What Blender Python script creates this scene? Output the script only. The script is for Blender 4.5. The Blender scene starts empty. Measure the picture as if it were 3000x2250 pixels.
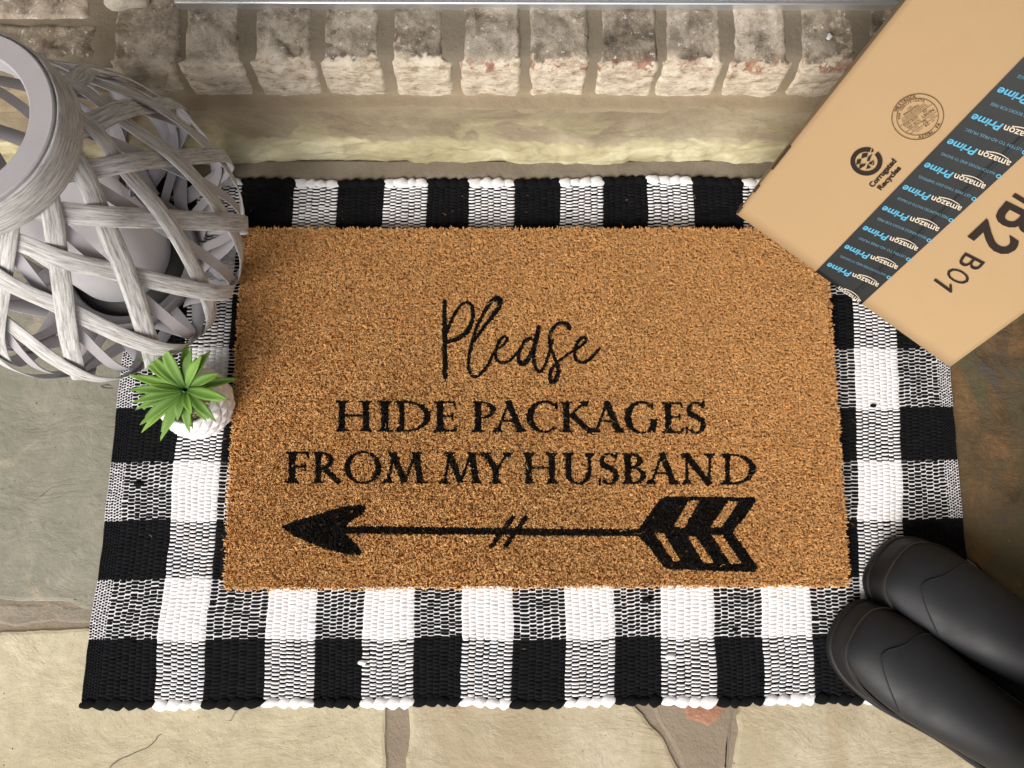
import bpy, math, random
import numpy as np
from mathutils import Vector
rng = np.random.default_rng(7); random.seed(7)
SC = bpy.context.scene; COL = SC.collection
# ------------------------------------------------------------------ camera
CP = np.array([-0.04313178, -0.15552355, 1.0765166]); CR = (0.16743871, -0.01090326, -0.00433109); FPX = 2480.0
cam = bpy.data.cameras.new('camera'); camo = bpy.data.objects.new('camera', cam); COL.objects.link(camo)
camo.location = CP; camo.rotation_euler = CR
cam.sensor_fit = 'HORIZONTAL'; cam.sensor_width = 36; cam.lens = 36*FPX/3000; cam.clip_start = .01; cam.clip_end = 200
SC.camera = camo
# ------------------------------------------------------------------ sky, sun, exposure
SUN_EL, SUN_AZ = 40.0, 214.0            # azimuth clockwise from +Y (light comes from the near left)
w = bpy.data.worlds.new('World'); SC.world = w; w.use_nodes = True
nt = w.node_tree; bg = nt.nodes['Background']
sky = nt.nodes.new('ShaderNodeTexSky'); sky.sky_type = 'NISHITA'; sky.sun_disc = False
sky.sun_elevation = math.radians(SUN_EL); sky.sun_rotation = math.radians(SUN_AZ)
sky.air_density = 1.0; sky.dust_density = 4.0; sky.ozone_density = 1.0
nt.links.new(sky.outputs[0], bg.inputs[0]); bg.inputs[1].default_value = .10
sd = bpy.data.lights.new('sun', 'SUN'); sd.energy = 2.4; sd.angle = math.radians(44); sd.color = (1.0, .982, .962)
so = bpy.data.objects.new('sun', sd); COL.objects.link(so)
_a, _e = math.radians(SUN_AZ), math.radians(SUN_EL)
sdir = Vector((math.sin(_a)*math.cos(_e), math.cos(_a)*math.cos(_e), math.sin(_e)))
so.rotation_euler = sdir.to_track_quat('Z', 'Y').to_euler(); so.location = sdir*5
SC.view_settings.view_transform = 'Standard'; SC.view_settings.look = 'None'
SC.view_settings.exposure = .62; SC.view_settings.gamma = 1.0

# ------------------------------------------------------------------ helpers
def _rot():
    a, b, c = CR
    Rx = np.array([[1,0,0],[0,math.cos(a),-math.sin(a)],[0,math.sin(a),math.cos(a)]])
    Ry = np.array([[math.cos(b),0,math.sin(b)],[0,1,0],[-math.sin(b),0,math.cos(b)]])
    Rz = np.array([[math.cos(c),-math.sin(c),0],[math.sin(c),math.cos(c),0],[0,0,1]])
    return Rz@Ry@Rx
CM = _rot()
def at(px, py, z):
    """a point of the survey photograph (3000 px wide) as a world point on the level z"""
    d = CM@np.array([(px-1500)/FPX, -(py-1125)/FPX, -1.0]); t = (z-CP[2])/d[2]
    return CP+d*t
def atp(px, py, o, n):
    d = CM@np.array([(px-1500)/FPX, -(py-1125)/FPX, -1.0]); t = ((o-CP)@n)/(d@n)
    return CP+d*t
def hsh(i, j, k=0):
    v = np.sin(i*127.1+j*311.7+k*74.7)*43758.5453
    return v-np.floor(v)
def vn(x, y, k=0):
    xi, yi = np.floor(x), np.floor(y); xf, yf = x-xi, y-yi
    u, v = xf*xf*(3-2*xf), yf*yf*(3-2*yf)
    return ((hsh(xi,yi,k)*(1-u)+hsh(xi+1,yi,k)*u)*(1-v)+(hsh(xi,yi+1,k)*(1-u)+hsh(xi+1,yi+1,k)*u)*v)*2-1
def fbm(x, y, o=4, k=0):
    s, a = 0, .5
    for i in range(o):
        s = s+a*vn(x*2**i+i*17.3, y*2**i-i*9.1, k+i); a *= .5
    return s
def new_mesh(name, V, F, mats, parent=None, smooth=False, col=None, fm=None, cols=None):
    """V (n,3) world points, F list of (m,k) face arrays, one linked mesh object"""
    V = np.asarray(V, float)
    if parent is not None:
        V = V-np.array(parent_loc(parent))
    me = bpy.data.meshes.new(name)
    F = [np.asarray(f, np.int32) for f in (F if isinstance(F, (list, tuple)) else [F]) if len(f)]
    loops = np.concatenate([f.ravel() for f in F]); ks = np.concatenate([np.full(len(f), f.shape[1], np.int32) for f in F])
    st = np.concatenate([[0], np.cumsum(ks)[:-1]]).astype(np.int32)
    me.vertices.add(len(V)); me.vertices.foreach_set('co', V.astype(np.float32).ravel())
    me.loops.add(len(loops)); me.loops.foreach_set('vertex_index', loops)
    me.polygons.add(len(ks)); me.polygons.foreach_set('loop_start', st); me.polygons.foreach_set('loop_total', ks)
    if fm is not None: me.polygons.foreach_set('material_index', np.asarray(fm, np.int32))
    me.polygons.foreach_set('use_smooth', np.full(len(ks), smooth))
    me.update(calc_edges=True)
    for cn, c in (cols or ({'Col': col} if col is not None else {})).items():
        a = me.color_attributes.new(cn, 'FLOAT_COLOR', 'POINT')
        c = np.asarray(c, np.float32)
        if c.shape[1] == 3: c = np.concatenate([c, np.ones((len(c),1), np.float32)], 1)
        a.data.foreach_set('color', c.ravel())
    for m in (mats if isinstance(mats, (list, tuple)) else [mats]): me.materials.append(m)
    o = bpy.data.objects.new(name, me); COL.objects.link(o)
    if parent is not None: o.parent = parent
    return o
def parent_loc(p):
    l = np.zeros(3)
    while p is not None:
        l = l+np.array(p.location); p = p.parent
    return l
def empty(name, loc):
    o = bpy.data.objects.new(name, None); o.empty_display_size = .05; COL.objects.link(o); o.location = loc; return o
def tag(o, label=None, cat=None, group=None, kind=None):
    if label: o['label'] = label
    if cat: o['category'] = cat
    if group: o['group'] = group
    if kind: o['kind'] = kind
    return o
def grid_faces(nu, nv, wrap=False):
    i = np.arange(nu if wrap else nu-1)[:,None]; j = np.arange(nv-1)[None,:]
    a = i*nv+j; b = ((i+1)%nu)*nv+j
    return np.stack([a, b, b+1, a+1], -1).reshape(-1,4)
class MB:
    def __init__(s): s.v, s.q, s.t, s.c, s.n = [], [], [], [], 0
    def add(s, V, Q=None, T=None, c=None):
        V = np.asarray(V, float)
        if Q is not None and len(Q): s.q.append(np.asarray(Q)+s.n)
        if T is not None and len(T): s.t.append(np.asarray(T)+s.n)
        s.v.append(V); s.n += len(V)
        if c is not None: s.c.append(np.tile(np.asarray(c, float), (len(V),1)) if np.ndim(c) == 1 else c)
    def build(s, name, mat, parent=None, smooth=False):
        F = []
        if s.q: F.append(np.concatenate(s.q))
        if s.t: F.append(np.concatenate(s.t))
        return new_mesh(name, np.concatenate(s.v), F, mat, parent, smooth, np.concatenate(s.c) if s.c else None)
def bevel(o, wd=.002, seg=2):
    m = o.modifiers.new('bevel', 'BEVEL'); m.width = wd; m.segments = seg; m.limit_method = 'ANGLE'; return o
def box_vf(x0, x1, y0, y1, z0, z1):
    V = np.array([(x0,y0,z0),(x1,y0,z0),(x1,y1,z0),(x0,y1,z0),(x0,y0,z1),(x1,y0,z1),(x1,y1,z1),(x0,y1,z1)])
    return V, np.array([(3,2,1,0),(4,5,6,7),(0,1,5,4),(1,2,6,5),(2,3,7,6),(3,0,4,7)])
def tube(path, rad, seg=8, mb=None, closed=False, c=None):
    P = np.asarray(path, float); n = len(P); rad = np.broadcast_to(rad, n)
    T = np.roll(P,-1,0)-np.roll(P,1,0) if closed else np.gradient(P, axis=0)
    T /= np.linalg.norm(T, axis=1)[:,None]+1e-12
    ref = np.array([0,0,1.]) if abs(T[:,2]).mean() < .8 else np.array([1.,0,0])
    A = np.cross(T, ref); A /= np.linalg.norm(A, axis=1)[:,None]; B = np.cross(T, A)
    th = np.arange(seg)*2*math.pi/seg
    V = P[:,None]+(A[:,None]*np.cos(th)[None,:,None]+B[:,None]*np.sin(th)[None,:,None])*rad[:,None,None]
    i = np.arange(n if closed else n-1)[:,None]; j = np.arange(seg)[None,:]
    a = i*seg+j; b = i*seg+(j+1)%seg; c2 = ((i+1)%n)*seg+(j+1)%seg; d = ((i+1)%n)*seg+j
    mb = mb or MB(); mb.add(V.reshape(-1,3), np.stack([a,b,c2,d],-1).reshape(-1,4), c=c); return mb
def spline(P, k=8):
    P = np.asarray(P, float); Q = np.vstack([2*P[0]-P[1], P, 2*P[-1]-P[-2]]); out = []
    for i in range(1, len(Q)-2):
        for t in np.arange(k)/k:
            out.append(.5*((2*Q[i])+(-Q[i-1]+Q[i+1])*t+(2*Q[i-1]-5*Q[i]+4*Q[i+1]-Q[i+2])*t*t+(-Q[i-1]+3*Q[i]-3*Q[i+1]+Q[i+2])*t**3))
    out.append(Q[-2]); return np.array(out)
# ------------------------------------------------------------------ materials
class M:
    def __init__(s, name, rough=.8, spec=.3, metal=0):
        s.m = bpy.data.materials.new(name); s.m.use_nodes = True; s.t = s.m.node_tree
        s.b = s.t.nodes['Principled BSDF']; s.b.inputs['Roughness'].default_value = rough
        s.b.inputs['Specular IOR Level'].default_value = spec; s.b.inputs['Metallic'].default_value = metal
        s.co = s.t.nodes.new('ShaderNodeTexCoord').outputs['Object']; s.h = None
    def n(s, ty, **k):
        x = s.t.nodes.new(ty)
        for a, v in k.items(): setattr(x, a, v)
        return x
    def put(s, sock, v):
        if isinstance(v, bpy.types.NodeSocket): s.t.links.new(v, sock)
        elif isinstance(v, (tuple, list)) and len(v) == 3 and sock.type == 'RGBA': sock.default_value = (*v, 1)
        else: sock.default_value = v
    def noise(s, scale, det=6, rough=.6, dist=0, stretch=None, off=(0,0,0)):
        x = s.n('ShaderNodeTexNoise'); x.inputs['Scale'].default_value = scale; x.inputs['Detail'].default_value = det
        x.inputs['Roughness'].default_value = rough; x.inputs['Distortion'].default_value = dist
        mp = s.n('ShaderNodeMapping'); mp.inputs['Scale'].default_value = stretch or (1,1,1); mp.inputs['Location'].default_value = off
        s.t.links.new(s.co, mp.inputs[0]); s.t.links.new(mp.outputs[0], x.inputs['Vector']); return x.outputs['Fac']
    def vor(s, scale, feat='DISTANCE_TO_EDGE', stretch=None, rnd=1):
        x = s.n('ShaderNodeTexVoronoi', feature=feat); x.inputs['Scale'].default_value = scale
        mp = s.n('ShaderNodeMapping'); mp.inputs['Scale'].default_value = stretch or (1,1,1)
        s.t.links.new(s.co, mp.inputs[0]); s.t.links.new(mp.outputs[0], x.inputs['Vector']); return x.outputs['Distance']
    def attr(s, name='Col'):
        return s.n('ShaderNodeAttribute', attribute_name=name).outputs['Color']
    def ramp(s, f, *st):
        r = s.n('ShaderNodeValToRGB'); e = r.color_ramp.elements
        while len(e) < len(st): e.new(.5)
        for q, (p, c) in zip(e, st):
            q.position = p; q.color = (*c, 1) if isinstance(c, (tuple, list)) else (c, c, c, 1)
        s.t.links.new(f, r.inputs[0]); return r.outputs[0]
    def mix(s, f, a, b, mode='MIX'):
        x = s.n('ShaderNodeMix', data_type='RGBA', blend_type=mode)
        s.put(x.inputs[0], f); s.put(x.inputs[6], a); s.put(x.inputs[7], b); return x.outputs[2]
    def math(s, op, a, b=0.0):
        x = s.n('ShaderNodeMath', operation=op); s.put(x.inputs[0], a); s.put(x.inputs[1], b); return x.outputs[0]
    def bump(s, f, d=.001, st=1.0):
        x = s.n('ShaderNodeBump'); x.inputs['Distance'].default_value = d; x.inputs['Strength'].default_value = st
        s.t.links.new(f, x.inputs['Height'])
        if s.h: s.t.links.new(s.h, x.inputs['Normal'])
        s.h = x.outputs[0]; s.t.links.new(s.h, s.b.inputs['Normal']); return s
    def color(s, c): s.put(s.b.inputs['Base Color'], c); return s
    def rough(s, f): s.put(s.b.inputs['Roughness'], f); return s
def stone(name, c1, c2, c3, patch=None, scale=6, crack=.0, rough=.85, off=(0,0,0), streak=None):
    m = M(name, rough, .25)
    n1 = m.noise(scale, 8, .62, .3, off=off); n2 = m.noise(scale*4.3, 8, .7, off=off)
    c = m.ramp(n1, (.34, c1), (.5, c2), (.64, c3))
    c = m.mix(m.ramp(n2, (.35, .0), (.7, .35)), c, tuple(x*1.18 for x in c3))
    c = m.mix(m.ramp(m.noise(scale*11, 10, .75), (.42, .0), (.62, .3)), c, tuple(x*.62 for x in c1))
    if streak: c = m.mix(m.ramp(m.noise(scale*.9, 7, .68, .8, stretch=(1.6,.7,1), off=(4,2,0)), (.47, .0), (.6, 1.)), c, streak)
    if patch: c = m.mix(m.ramp(m.noise(scale*1.3, 9, .74, .6, off=(7,3,0)), (.57, .0), (.62, .8)), c, patch)
    sp = m.noise(260, 2, .5)
    c = m.mix(m.ramp(sp, (.69, .0), (.73, .55)), c, tuple(x*.3 for x in c1))
    if crack:
        wv = m.math('ABSOLUTE', m.math('SUBTRACT', m.noise(2.6, 4, .55, .2, stretch=(1,1.7,1), off=(off[0]+2,off[1],0)), .5)); g = m.noise(6, 3, .5, off=(1+off[0],1,0))
        k = m.math('MULTIPLY', m.ramp(wv, (.0, 1.), (.0022, .0)), m.ramp(g, (.56, .0), (.62, 1.)))
        c = m.mix(m.math('MULTIPLY', k, crack), c, tuple(x*.35 for x in c1))
        m.bump(m.math('SUBTRACT', 1.0, k), .0012)
    m.color(c)
    m.bump(m.noise(scale*2.2, 10, .62, .5, stretch=(1,1.5,1), off=off), .010, .55); m.bump(m.noise(170, 5, .7), .0012, .6)
    return m.m
def plain(name, c, rough=.6, spec=.4, metal=0): return M(name, rough, spec, metal).color(c).m

# ================================================================== GROUND
mt = M('mortar', .95, .15)
mt.color(mt.mix(mt.noise(14, 8, .65), (.205,.165,.118), (.33,.275,.205))); mt.bump(mt.noise(240, 6, .75), .0016, .9); mt.bump(mt.noise(22, 5, .6), .004, .8)
MORTAR = mt.m
X = np.linspace(-30, 30, 61); Y = np.linspace(-30, 30, 61)
XX, YY = np.meshgrid(X, Y, indexing='ij')
floor = tag(new_mesh('floor', np.stack([XX.ravel(), YY.ravel(), XX.ravel()*0-.0026], 1), grid_faces(61,61), MORTAR), kind='structure')
ME = bpy.data.materials
S_GREEN = stone('slate_green', (.20,.195,.148), (.265,.255,.198), (.31,.298,.235), patch=(.37,.33,.25), scale=6, crack=.5, streak=(.235,.23,.185))
S_PINK = stone('slate_pink', (.21,.185,.14), (.275,.24,.185), (.31,.275,.21), scale=9)
S_YEL = stone('sandstone_yellow', (.41,.36,.235), (.49,.435,.295), (.56,.51,.365), scale=4.5, crack=.8, off=(3,1,0))
S_BEI = stone('sandstone_beige', (.38,.33,.218), (.455,.40,.275), (.51,.455,.33), scale=5, crack=.6, off=(9,4,0), streak=(.39,.325,.215))
S_RUST = stone('slate_rust', (.032,.026,.018), (.105,.074,.040), (.21,.122,.055), patch=(.085,.08,.075), scale=10, streak=(.10,.088,.05), rough=.75)
S_RED = stone('sandstone_red', (.27,.13,.085), (.36,.19,.12), (.44,.27,.17), scale=14)
def inset_poly(P, d):
    P = np.asarray(P, float); n = len(P); out = []
    for i in range(n):
        a, b, c = P[i-1], P[i], P[(i+1)%n]
        n1 = np.array([-(b-a)[1], (b-a)[0]]); n1 /= np.linalg.norm(n1)+1e-9
        n2 = np.array([-(c-b)[1], (c-b)[0]]); n2 /= np.linalg.norm(n2)+1e-9
        m = n1+n2; m /= max(np.linalg.norm(m), .4); out.append(b+m*d)
    return np.array(out)
def flag(P, mat, z=0.0, seed=0, amp=.006, name='flagstone'):
    """a riven slab: ragged outline, rounded shoulder, flat walked top"""
    P = np.asarray(P, float); area = sum(P[i-1][0]*P[i][1]-P[i][0]*P[i-1][1] for i in range(len(P)))
    if area < 0: P = P[::-1]
    R = []
    for i in range(len(P)):
        a, b = P[i], P[(i+1)%len(P)]; L = np.linalg.norm(b-a); k = max(2, int(min(L, 3)/.006))
        for t in np.arange(k)/k: R.append(a+(b-a)*t)
    R = np.array(R)
    N = fbm(R[:,0]*22+seed*3, R[:,1]*22, 4, seed)[:,None]; N2 = fbm(R[:,0]*22+50, R[:,1]*22+seed, 4, seed+9)[:,None]
    R = R+np.concatenate([N, N2], 1)*amp*2
    n = len(R); r1 = inset_poly(R, .0015); r2 = inset_poly(R, .005)
    V = np.vstack([np.c_[R, np.full(n, -.02)], np.c_[R, np.full(n, z-.003)], np.c_[r1, np.full(n, z-.0008)], np.c_[r2, np.full(n, z)]])
    i = np.arange(n); j = (i+1)%n
    Q = np.vstack([np.stack([k*n+i, k*n+j, (k+1)*n+j, (k+1)*n+i], 1) for k in range(3)])
    o = new_mesh(name, V, [Q], mat, floor)
    me = o.data
    import bmesh
    bm = bmesh.new(); bm.from_mesh(me); bm.verts.ensure_lookup_table()
    bm.faces.new([bm.verts[3*n+q] for q in range(n)])
    bmesh.ops.triangulate(bm, faces=[f for f in bm.faces if len(f.verts) > 4]); bm.to_mesh(me); bm.free()
    return o
def W2(*pts): return [at(x, y, 0)[:2] for x, y in pts]
yj = at(300, 1842, 0)[1]; xr = .50
flag([(-2.5,.318),(-2.5,at(100,1765,0)[1]),*W2((100,1765),(240,1772),(420,1800)),(xr-.02,yj+.03),(xr,.318)], S_GREEN, 0, 1)
flag([(-2.5,at(100,1768,0)[1]),*W2((100,1768),(240,1775),(420,1803)),(.1,yj+.025),(.1,yj+.003),(-2.5,yj+.003)], S_PINK, -.002, 2, .004)
p = at(1128, 2150, 0)
flag([(-2.5,yj-.002),(p[0]+.004,yj-.002),(p[0],-.9),(-2.5,-.9)], S_YEL, .0005, 3, .0035)
flag([*W2((1194,1842),(1800,1842),(1862,2065),(2000,2262)),(at(2060,2400,0)[0],-.95),(at(1190,2400,0)[0],-.95)], S_BEI, .0003, 4, .0045)
flag([*W2((2185,1700),(2172,2065),(2136,2262)),(at(2120,2400,0)[0],-.95),(1.1,-.95),(1.1,-.36),(.62,-.30),(.50,-.2)], S_BEI, .0008, 5, .004)
flag([(.512,.318),(.512,-.17),(.64,-.285),(1.1,-.34),(1.6,-.3),(1.6,.318)], S_RUST, .0004, 6, .004)
flag(W2((1985,2050),(2150,2040),(2120,2090),(2075,2128),(2010,2105)), S_RED, -.0004, 7, .003)
flag(W2((1900,2050),(2165,2050),(2128,2262),(2010,2262)), MORTAR, -.0012, 8, .003)

# ================================================================== SANDSTONE LEDGE under the bricks
lg = M('ledge_sandstone', .85, .25)
fr = lg.attr('Col')
tread = lg.ramp(lg.noise(9, 9, .65, .6, stretch=(.7,1.6,1)), (.36, (.27,.22,.145)), (.5, (.345,.29,.20)), (.62, (.42,.365,.255)))
tread = lg.mix(lg.ramp(lg.noise(30, 8, .72, .4), (.52, .0), (.66, .4)), tread, (.24,.185,.12))
face = lg.ramp(lg.noise(16, 9, .68, .8, stretch=(.5,1.4,1.4)), (.36, (.33,.285,.165)), (.5, (.44,.395,.24)), (.63, (.60,.555,.375)))
lg.color(lg.mix(fr, tread, face)); lg.bump(lg.noise(16, 9, .6, .4, stretch=(.6,1.3,1)), .008, .6); lg.bump(lg.noise(160, 5, .7), .001, .6)
prof = [(.420,.046),(.405,.0455),(.395,.0445),(.385,.0435),(.375,.043),(.365,.0425),(.357,.042),(.350,.0415),(.345,.0405),(.341,.0385),(.338,.034),(.335,.028),(.332,.021),(.330,.014),(.3285,.007),(.327,-.004)]
nx = 700; xs = np.linspace(-1.05, .95, nx); pr = np.array(prof); _l = np.concatenate([[0], np.cumsum(np.hypot(*np.diff(pr, axis=0).T))]); _t = np.linspace(0, _l[-1], 80); pr = np.stack([np.interp(_t, _l, pr[:,0]), np.interp(_t, _l, pr[:,1])], 1); nv = len(pr)
XX = np.repeat(xs[:,None], nv, 1); YY = np.repeat(pr[None,:,0], nx, 0); ZZ = np.repeat(pr[None,:,1], nx, 0)
s = np.linspace(0, 1, nv)[None,:]
edge = fbm(xs*9, xs*0+3, 4)[:,None]*.010+fbm(xs*40, xs*0+7, 3)[:,None]*.004
wf = np.clip((.36-YY)/.02, 0, 1)
chip = fbm(XX*26, s*9+XX*0, 4, 3); chip = np.round(chip*5)/5*.6+chip*.4-np.abs(fbm(XX*50, s*14+XX*0, 3, 12))*.6
YY = YY+edge*wf*.8+chip*.0055*wf; ZZ = ZZ+fbm(XX*12, YY*16, 4, 5)*.004*(1-wf*.6)+chip*.002*wf
ZZ[:,-1] = -.006
bnd = np.clip((.3405+edge[:, :]*.9+fbm(XX*55, XX*0, 3, 2)*.004-YY)/.0012, 0, 1)
sp_ = (fbm(XX*14, YY*30, 4, 8) > .22)*np.clip((.372-YY)/.01, 0, 1)
fcol = np.clip(bnd+sp_*.7, 0, 1)
V = np.stack([XX.ravel(), YY.ravel(), ZZ.ravel()], 1)
ledge = empty('stone_ledge', (0,.36,0))
tag(ledge, 'long tan sandstone ledge with a chipped pale yellow front edge behind the rug', 'stone ledge')
new_mesh('slab', V, grid_faces(nx, nv), lg.m, ledge, True, np.repeat(fcol.ravel()[:,None], 3, 1))
# grey mortar bed along its foot
ft = [(.329,.004),(.322,.0035),(.312,.003),(.303,.002),(.296,-.006)]; ft = np.array(ft); nv = len(ft)
XX = np.repeat(xs[:,None], nv, 1); YY = np.repeat(ft[None,:,0], nx, 0)+fbm(XX*12, XX*0+1, 3, 4)*.006*np.array([0,.3,1,1,1])[None,:]; ZZ = np.repeat(ft[None,:,1], nx, 0)+fbm(XX*30, YY*60, 3, 6)*.0025
mg = M('foot_mortar', .95, .15); mg.color(mg.mix(mg.noise(18, 8, .68), (.15,.125,.09), (.29,.25,.19))); mg.bump(mg.noise(120, 6, .7), .002, .8)
new_mesh('mortar_joint', np.stack([XX.ravel(), YY.ravel(), ZZ.ravel()], 1), grid_faces(nx, nv), mg.m, ledge, True)

# ================================================================== BRICK STEP
bm_ = M('old_brick', .9, .2)
a = bm_.n('ShaderNodeSeparateColor'); bm_.t.links.new(bm_.attr('Col'), a.inputs[0]); front, tone, redk = a.outputs
top = bm_.ramp(bm_.noise(26, 10, .72, .4), (.36, (.10,.08,.058)), (.45, (.34,.295,.23)), (.60, (.60,.54,.45)))
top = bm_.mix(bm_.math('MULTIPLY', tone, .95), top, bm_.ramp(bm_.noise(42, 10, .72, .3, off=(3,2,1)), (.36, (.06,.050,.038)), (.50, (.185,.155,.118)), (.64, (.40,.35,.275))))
top = bm_.mix(bm_.ramp(bm_.vor(210, 'F1'), (.10, .5), (.28, .0)), top, (.08,.07,.055))
top = bm_.mix(bm_.ramp(bm_.noise(150, 4, .6), (.62, .0), (.66, .7)), top, (.66,.64,.60))
fcr = bm_.ramp(bm_.noise(60, 10, .75, .3, stretch=(.7,1,1.5)), (.34, (.22,.155,.105)), (.43, (.44,.37,.275)), (.57, (.66,.60,.49)))
fcr = bm_.mix(bm_.ramp(bm_.noise(170, 5, .7, stretch=(.6,1,1.6)), (.57, .0), (.63, .6)), fcr, (.25,.19,.135))
c = bm_.mix(front, top, fcr)
rm = bm_.math('MULTIPLY', redk, bm_.ramp(bm_.noise(55, 6, .7), (.52, .0), (.56, .9)))
c = bm_.mix(rm, c, bm_.ramp(bm_.noise(33, 4, .6), (.42, (.36,.19,.12)), (.58, (.20,.06,.042))))
bm_.color(c); bm_.bump(bm_.noise(48, 9, .72), .0032, .7); bm_.bump(bm_.noise(260, 4, .7), .0012, .7)
BRICK = bm_.m
step = empty('brick_step', (0,.45,0)); tag(step, 'weathered whitewashed brick doorstep laid on edge under the metal threshold', 'brick step')
def at2(px, y0, z): return at(px, y0, z)[0]
# tread level .118, nose at y .406, foot of the face y .402 z .045
bp = [(.500,.119),(.480,.1185),(.465,.1185),(.450,.118),(.438,.118),(.428,.1175),(.421,.1170),(.416,.1155),(.412,.1125),(.4085,.1075),(.4065,.102),(.405,.094),(.404,.085),(.4032,.075),(.4025,.066),(.402,.057),(.4018,.049),(.4015,.040)]
bp = np.array(bp); _l = np.concatenate([[0], np.cumsum(np.hypot(*np.diff(bp, axis=0).T))]); _t = np.linspace(0, _l[-1], 84); bp = np.stack([np.interp(_t, _l, bp[:,0]), np.interp(_t, _l, bp[:,1])], 1); s_front = np.clip((.1145-bp[:,1])/.006, 0, 1)
mbk = MB()
def brick(x0, x1, tone, red=0, xf0=None, xf1=None, light=0.0, light_k=1.0):
    xf0 = x0 if xf0 is None else xf0; xf1 = x1 if xf1 is None else xf1
    n = 40; t = np.linspace(0, 1, n); e = .0030
    sk = e*(1-np.clip(np.minimum(t, 1-t)/.08, 0, 1))**2*1.6
    nv = len(bp); fr_ = np.linspace(0,1,nv)**2
    lo = x0+(xf0-x0)*s_front; hi = x1+(xf1-x1)*s_front
    XX = lo[None,:]+(hi-lo)[None,:]*t[:,None]
    sd_ = rng.random()*90
    XX = XX+fbm(np.repeat(bp[None,:,0]*60+bp[None,:,1]*60, n, 0)+sd_, t[:,None]*1.5+0*XX, 3)*.0022*(2*abs(t[:,None]-.5))**2
    dn = fbm(XX*45+sd_, np.repeat((bp[:,0]-bp[:,1])[None,:]*45, n, 0), 4)
    NY = np.repeat((-s_front)[None,:], n, 0); NZ = 1-np.repeat(s_front[None,:], n, 0)
    off = dn*.0028-sk[:,None]; lift = rng.uniform(-.0015,.0015)
    YY = bp[None,:,0]-(off+.001)*np.repeat(s_front[None,:], n, 0); ZZ = bp[None,:,1]+lift+off*NZ
    nose = 1-np.clip(abs(bp[None,:,1]-.112)/.010, 0, 1)
    wob = fbm(XX*50+sd_, XX*0+4, 4)*.55
    f = np.clip((.1135+wob*.012+fbm(XX*160, YY*160+sd_, 2)*.004-ZZ)/.0010, 0, 1); bandk = rng.random() < .6
    tmap = np.clip(tone+bandk*.9*np.clip(1-(YY-.413)/.013+fbm(XX*60, YY*90+sd_, 3)*.8, 0, 1)*(YY < .436)+fbm(XX*30+sd_, YY*30, 3)*.5-.05, 0, 1)
    rd = (red > .3)*(.55+.45*red)*np.clip(1.6-abs(ZZ-.106)/.007, 0, 1)
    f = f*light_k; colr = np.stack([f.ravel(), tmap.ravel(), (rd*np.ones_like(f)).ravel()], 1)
    mbk.add(np.stack([XX.ravel(), YY.ravel(), ZZ.ravel()], 1), grid_faces(n, nv)[:, ::-1], c=colr)
top_px = [(338,525,.55,0),(544,700,.05,.25),(752,908,.25,.1),(948,1108,.35,.15),(1152,1296,.85,.1),(1364,1522,.45,.75),(1556,1722,.35,.85),(1764,1924,.95,.75),(1955,2110,.55,.45),(2152,2302,.12,.8),(2348,2505,.65,.7),(2552,2700,.9,.2),(2750,2900,.6,.2),(2950,3100,.5,.1),(3150,3300,.5,.3)]
ft_px = [(375,545),(565,740),(770,942),(965,1128),(1168,1325),(1357,1520),(1557,1708),(1745,1905),(1925,2088),(2117,2280),(2310,2455),(2500,2640),(2690,2830),(2880,3020),(3080,3210)]
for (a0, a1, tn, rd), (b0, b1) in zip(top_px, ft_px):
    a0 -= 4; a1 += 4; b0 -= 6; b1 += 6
    brick(at2(a0,100,.118), at2(a1,100,.118), tn, rd, at2(b0,270,.06), at2(b1,270,.06), light_k=.5 if a0 < 400 else 1.0)  # leftmost face dulled in colour for mortar smears and the lantern's shade
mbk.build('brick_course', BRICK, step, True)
# bricks laid flat at the left end of the step
mbl = MB()
def flat_brick(x0, x1, y0, y1, z, tone, f=0, h=.05):
    n, m = 40, 12; t = np.linspace(0,1,n)[:,None]; u = np.linspace(0,1,m)[None,:]
    ed = lambda q: np.clip(np.minimum(q, 1-q)/.06, 0, 1)
    sk = .005*((1-ed(t)**.5)+(1-ed(u)**.5)); XX = x0+(x1-x0)*t+0*u; YY = y0+(y1-y0)*u+fbm(XX*30, 0*XX+z*90, 3)*.003
    ZZ = z-sk+fbm(XX*35, YY*35, 4, 11)*.005
    mbl.add(np.stack([XX.ravel(), YY.ravel(), ZZ.ravel()], 1), grid_faces(n, m), c=np.tile([f, tone, .05], (XX.size,1)))
xe = at2(288, 110, .118)
flat_brick(xe-.215, xe, at(200,160,.118)[1], at(200,68,.118)[1], .118, .95)  # dark tone: mortar-smeared brick, with lantern shade put into the colour
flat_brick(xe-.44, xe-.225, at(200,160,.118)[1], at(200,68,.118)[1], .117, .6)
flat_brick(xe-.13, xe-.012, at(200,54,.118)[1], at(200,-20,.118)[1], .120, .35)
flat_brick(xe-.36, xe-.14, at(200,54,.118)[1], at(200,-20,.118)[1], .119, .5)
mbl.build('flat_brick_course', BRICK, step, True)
mbf = MB()   # their pale face course, lower front
for x0, x1 in ((-.66,-.455),(-.88,-.67)):
    n, m = 40, 12; t = np.linspace(0,1,n)[:,None]; u = np.linspace(0,1,m)[None,:]
    ed = lambda q: np.clip(np.minimum(q, 1-q)/.08, 0, 1)
    XX = x0+(x1-x0)*t+.02*(1-u)*0+0*u; ZZ = .103-(.103-.052)*u+0*t
    YY = .4045-.0028+.005*((1-ed(t)**.5)+(1-ed(u)**.5))-fbm(XX*40, ZZ*40, 4, 2)*.004
    mbf.add(np.stack([XX.ravel(), YY.ravel(), ZZ.ravel()], 1), grid_faces(n, m)[:, ::-1], c=np.tile([.35, .6, .05], (XX.size,1)))
mbf.build('face_brick', BRICK, step, True)
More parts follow.
